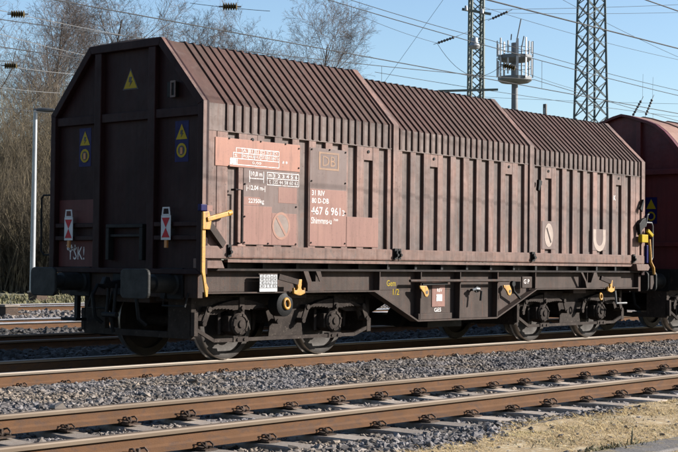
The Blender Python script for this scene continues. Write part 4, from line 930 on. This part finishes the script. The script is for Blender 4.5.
# street lamp at the left
lp = at(32, 297, 57.); LP = thing('street_lamp', 'slim grey street lamp left of the brown wagon', 'street lamp', (lp[0], lp[1], gz(lp[1])))
LP.rotation_euler = (0, 0, 0)
zt_ = at(35, 110, 57)[2]-gz(lp[1]); tp = Vector(at(35.5, 110, 57))-LP.location
b = MB(); b.tube([(0, 0, -.2), tp*.5, tp], [.115, .10, .08], 10); b.build('lamp_pole', 'galvanised', LP, True)
a_ = Vector(cr); a_.z = 0; a_.normalize()
b = MB(); b.tube([tp-a_*.08, tp+a_*.25, tp+a_*.75], [.05, .11, .07], 8); b.build('lamp_head', 'lamp_dark', LP, True)
# small boxes beside the far tracks
def cable_box(u, v, label, w, h):
    d = -.25; ray = fw+cr*(u-339)/F_PX-cu*(v-226)/F_PX; tt = (d-CAM[2])/ray[2]; p = CAM+ray*tt
    t = thing('point_machine', label, 'track equipment', (p[0], p[1], d))
    b = MB(); b.box(-w/2, w/2, -.25, .25, 0, h); b.build('housing', 'fastening_rust', t, bevel=.02); b = MB(); b.box(-w/2-.04, w/2+.04, -.28, .28, h, h+.06); b.build('lid', 'sleeper_pale', t, bevel=.01)
    b = MB(); b.beam((w/2, 0, .1), (w/2+.6, .1, .06), .05); b.build('rod', 'fastening_rust', t)
cable_box(6, 317.5, 'low rusty box with a pale lid beside the sunlit track', .40, .28)
cable_box(38, 301, 'small dark box with a pale lid by the lamp post foot', .5, .30)

# ------------------------------------------------------------------ overhead lines
def sagline(p, q, sag, n=14):
    p, q = Vector(p), Vector(q); return [p.lerp(q, i/n)-Vector((0, 0, sag*4*(i/n)*(1-i/n))) for i in range(n+1)]
def overhead(label, y, zc, zm, x0, x1, spans, r=.011, drop=True):
    t = thing('overhead_line', label, 'overhead line', (0, y, 0))
    b = MB(); b.tube([(x0, 0, zc), (x1, 0, zc)], r, 6); b.build('contact_wire', 'wire_copper', t)
    b = MB(); pts = []
    for a, c in zip(spans[:-1], spans[1:]): pts += [(v.x, 0, v.z) for v in sagline((a, 0, zm), (c, 0, zm), zm-zc-.45, 20)]
    b.tube(pts, r*.9, 6); b.build('messenger_wire', 'wire_copper', t)
    for a, c in zip(spans[:-1], spans[1:]):
        n = int((c-a)/7) if drop else 0
        for i in range(1, n):
            f = i/n; x = a+(c-a)*f; z = zm-(zm-zc-.45)*4*f*(1-f)
            b = MB(); b.tube([(x, 0, zc), (x, 0, z)], .005, 5); b.build('dropper', 'wire_copper', t)
overhead('overhead line above the front track, nearest the camera', -6.15, 5.25, 6.5, -60, 110, [-60, -5, 50, 105], .007, False)
overhead('pale double overhead line above the wagon track, at upper right', .25, 5.78, 6.6, -60, 260, [-52, 8, 68, 128, 188, 248], .014)
overhead('overhead line above the track just behind the wagon', 5.4, 5.6, 7.0, -60, 260, [-60, -2, 56, 114, 172, 230])
overhead('overhead line above the sunlit track behind the wagon', 10.5, 5.6, 7.0, -60, 260, [-40, 20, 80, 140, 200, 260])
overhead('overhead line above the farthest track', 20.2, 5.6, 7.0, -60, 260, [-50, 8, 66, 124, 182, 240])
def wire(label, u0, v0, d0, u1, v1, d1, sag=.1, r=.010, mt='wire_copper'):
    p, q = Vector(at(u0, v0, d0)), Vector(at(u1, v1, d1)); b = MB(); b.tube([v-p for v in sagline(p, q, sag)], r*.8, 5)
    o = b.build('overhead_wire', mt, None, loc=p); return tag(o, label, 'wire')
def insulator(label, u, v, depth, L, rad, dirv, mt='insulator_glaze'):
    c = Vector(at(u, v, depth)); d = Vector(dirv).normalized(); t = thing('insulator', label, 'insulator', c)
    e = Vector((1, 0, 0)) if abs(d.x) < .9 else Vector((0, 1, 0)); M3 = d.to_track_quat('Z', 'Y').to_matrix().to_4x4(); t.matrix_world = Matrix.Translation(c) @ M3
    n = 6; b = MB(); prof = [(0, -L/2)]
    for k in range(n):
        z = -L/2+L*k/n; prof += [(rad*.45, z+.01*L), (rad, z+L/n*.35), (rad, z+L/n*.6), (rad*.45, z+L/n*.95)]
    prof += [(0, L/2)]; b.lathe(prof, (0, 0, 0), 'z', 12); b.build('insulator_discs', mt, t, True)
    b = MB(); b.tube([(0, 0, -L*.75), (0, 0, L*.75)], rad*.22, 6); b.build('rod', 'galvanised', t)
crv = Vector(cr)
wire('upper pale span wire crossing the trees at upper left', -10, 8, 42, 190, 47, 48, .05, .014, 'wire_pale')
wire('second pale span wire below it across the trees', -10, 31, 44, 100, 58, 50, .05, .013, 'wire_pale')
wire('third pale span wire at the left edge of the trees', -10, 63, 46, 75, 74, 50, .04, .013, 'wire_pale')
wire('lowest pale span wire crossing the thicket top', -10, 86, 48, 60, 93, 52, .03, .012, 'wire_pale')
insulator('brown ribbed insulator at the top left corner', 18, 14, 42.5, .42, .11, crv)
insulator('lower brown ribbed insulator at the left edge', 11, 65.5, 46.5, .42, .11, crv)
insulator('brown ribbed insulator hanging at the top centre above the trees', 230, 6.5, 40, .42, .11, crv)
insulator('brown ribbed insulator in front of the antenna tower', 509, 66.5, 60, .55, .14, crv+Vector((0, 0, -.25)))
wire('thin span wire through the top centre insulator', 190, 3, 40, 270, 11, 40, .02, .010)
wire('dark wire from the top centre down to the lattice mast', 345, -2, 52, 490, 40, 60, .05, .016)
wire('dark wire continuing from the mast past the antenna tower', 490, 40, 60, 690, 93, 75, .1, .016)
wire('steep thin wire left of the lattice mast', 445, -3, 58, 378, 91, 62, .0, .009)
wire('thin wire from top left running to the tension rod by the mast', 344, 8, 56, 437, 43, 60, .1, .010)
wire('long low wire crossing low behind the hoods', 375, 72, 58, 690, 118, 80, .1, .014)
wire('wire from the lattice mast top towards the right edge', 480, 6, 61, 690, 62, 80, .15, .012)
wire('flat thin wire at the top right', 478, 9.5, 62, 690, 4, 70, .05, .012)
wire('second flat thin wire at the top right', 508, 13, 60, 690, 12, 70, .05, .011)
wire('steep thin wire crossing the pylon from upper left', 556, -4, 66, 690, 62, 72, .1, .012)
wire('nearly level wire low above the dark red wagon', 380, 91, 74, 690, 104, 76, .1, .010)
wire('hanging jumper wire left of the antenna tower', 437, 43, 60, 503, 64, 60, .9, .012)
wire('short wire from the left tension rod to the lattice mast', 455, 37, 60, 472, 30, 62, 0, .011)
wire('short wire from the lattice mast to the right tension rod', 476, 22, 62, 491, 18.5, 60, 0, .011)
wire('thin wire from the antenna-tower insulator to the pylon', 515, 68.5, 60, 588, 92, 92, .1, .012)
wire('thin hanger above the left slanted insulator rod', 642.5, 99, 60, 643, 74, 60, 0, .007)
wire('thin hanger above the right slanted insulator rod', 652.5, 98, 60, 653, 77, 60, 0, .007)
insulator('upper tension insulator rod left of the mast', 446, 40, 60, .75, .06, crv+Vector((0, 0, .35)), 'lamp_dark')
insulator('tension insulator rod right of the mast', 500, 15, 60, .75, .06, crv+Vector((0, 0, .45)), 'lamp_dark')
insulator('left one of two slanted insulator rods above the dark red wagon', 637, 108, 60, .75, .055, crv*.55+Vector((0, 0, 1)), 'lamp_dark')
insulator('right one of two slanted insulator rods above the dark red wagon', 649, 107, 60, .75, .055, crv*.4+Vector((0, 0, 1)), 'lamp_dark')
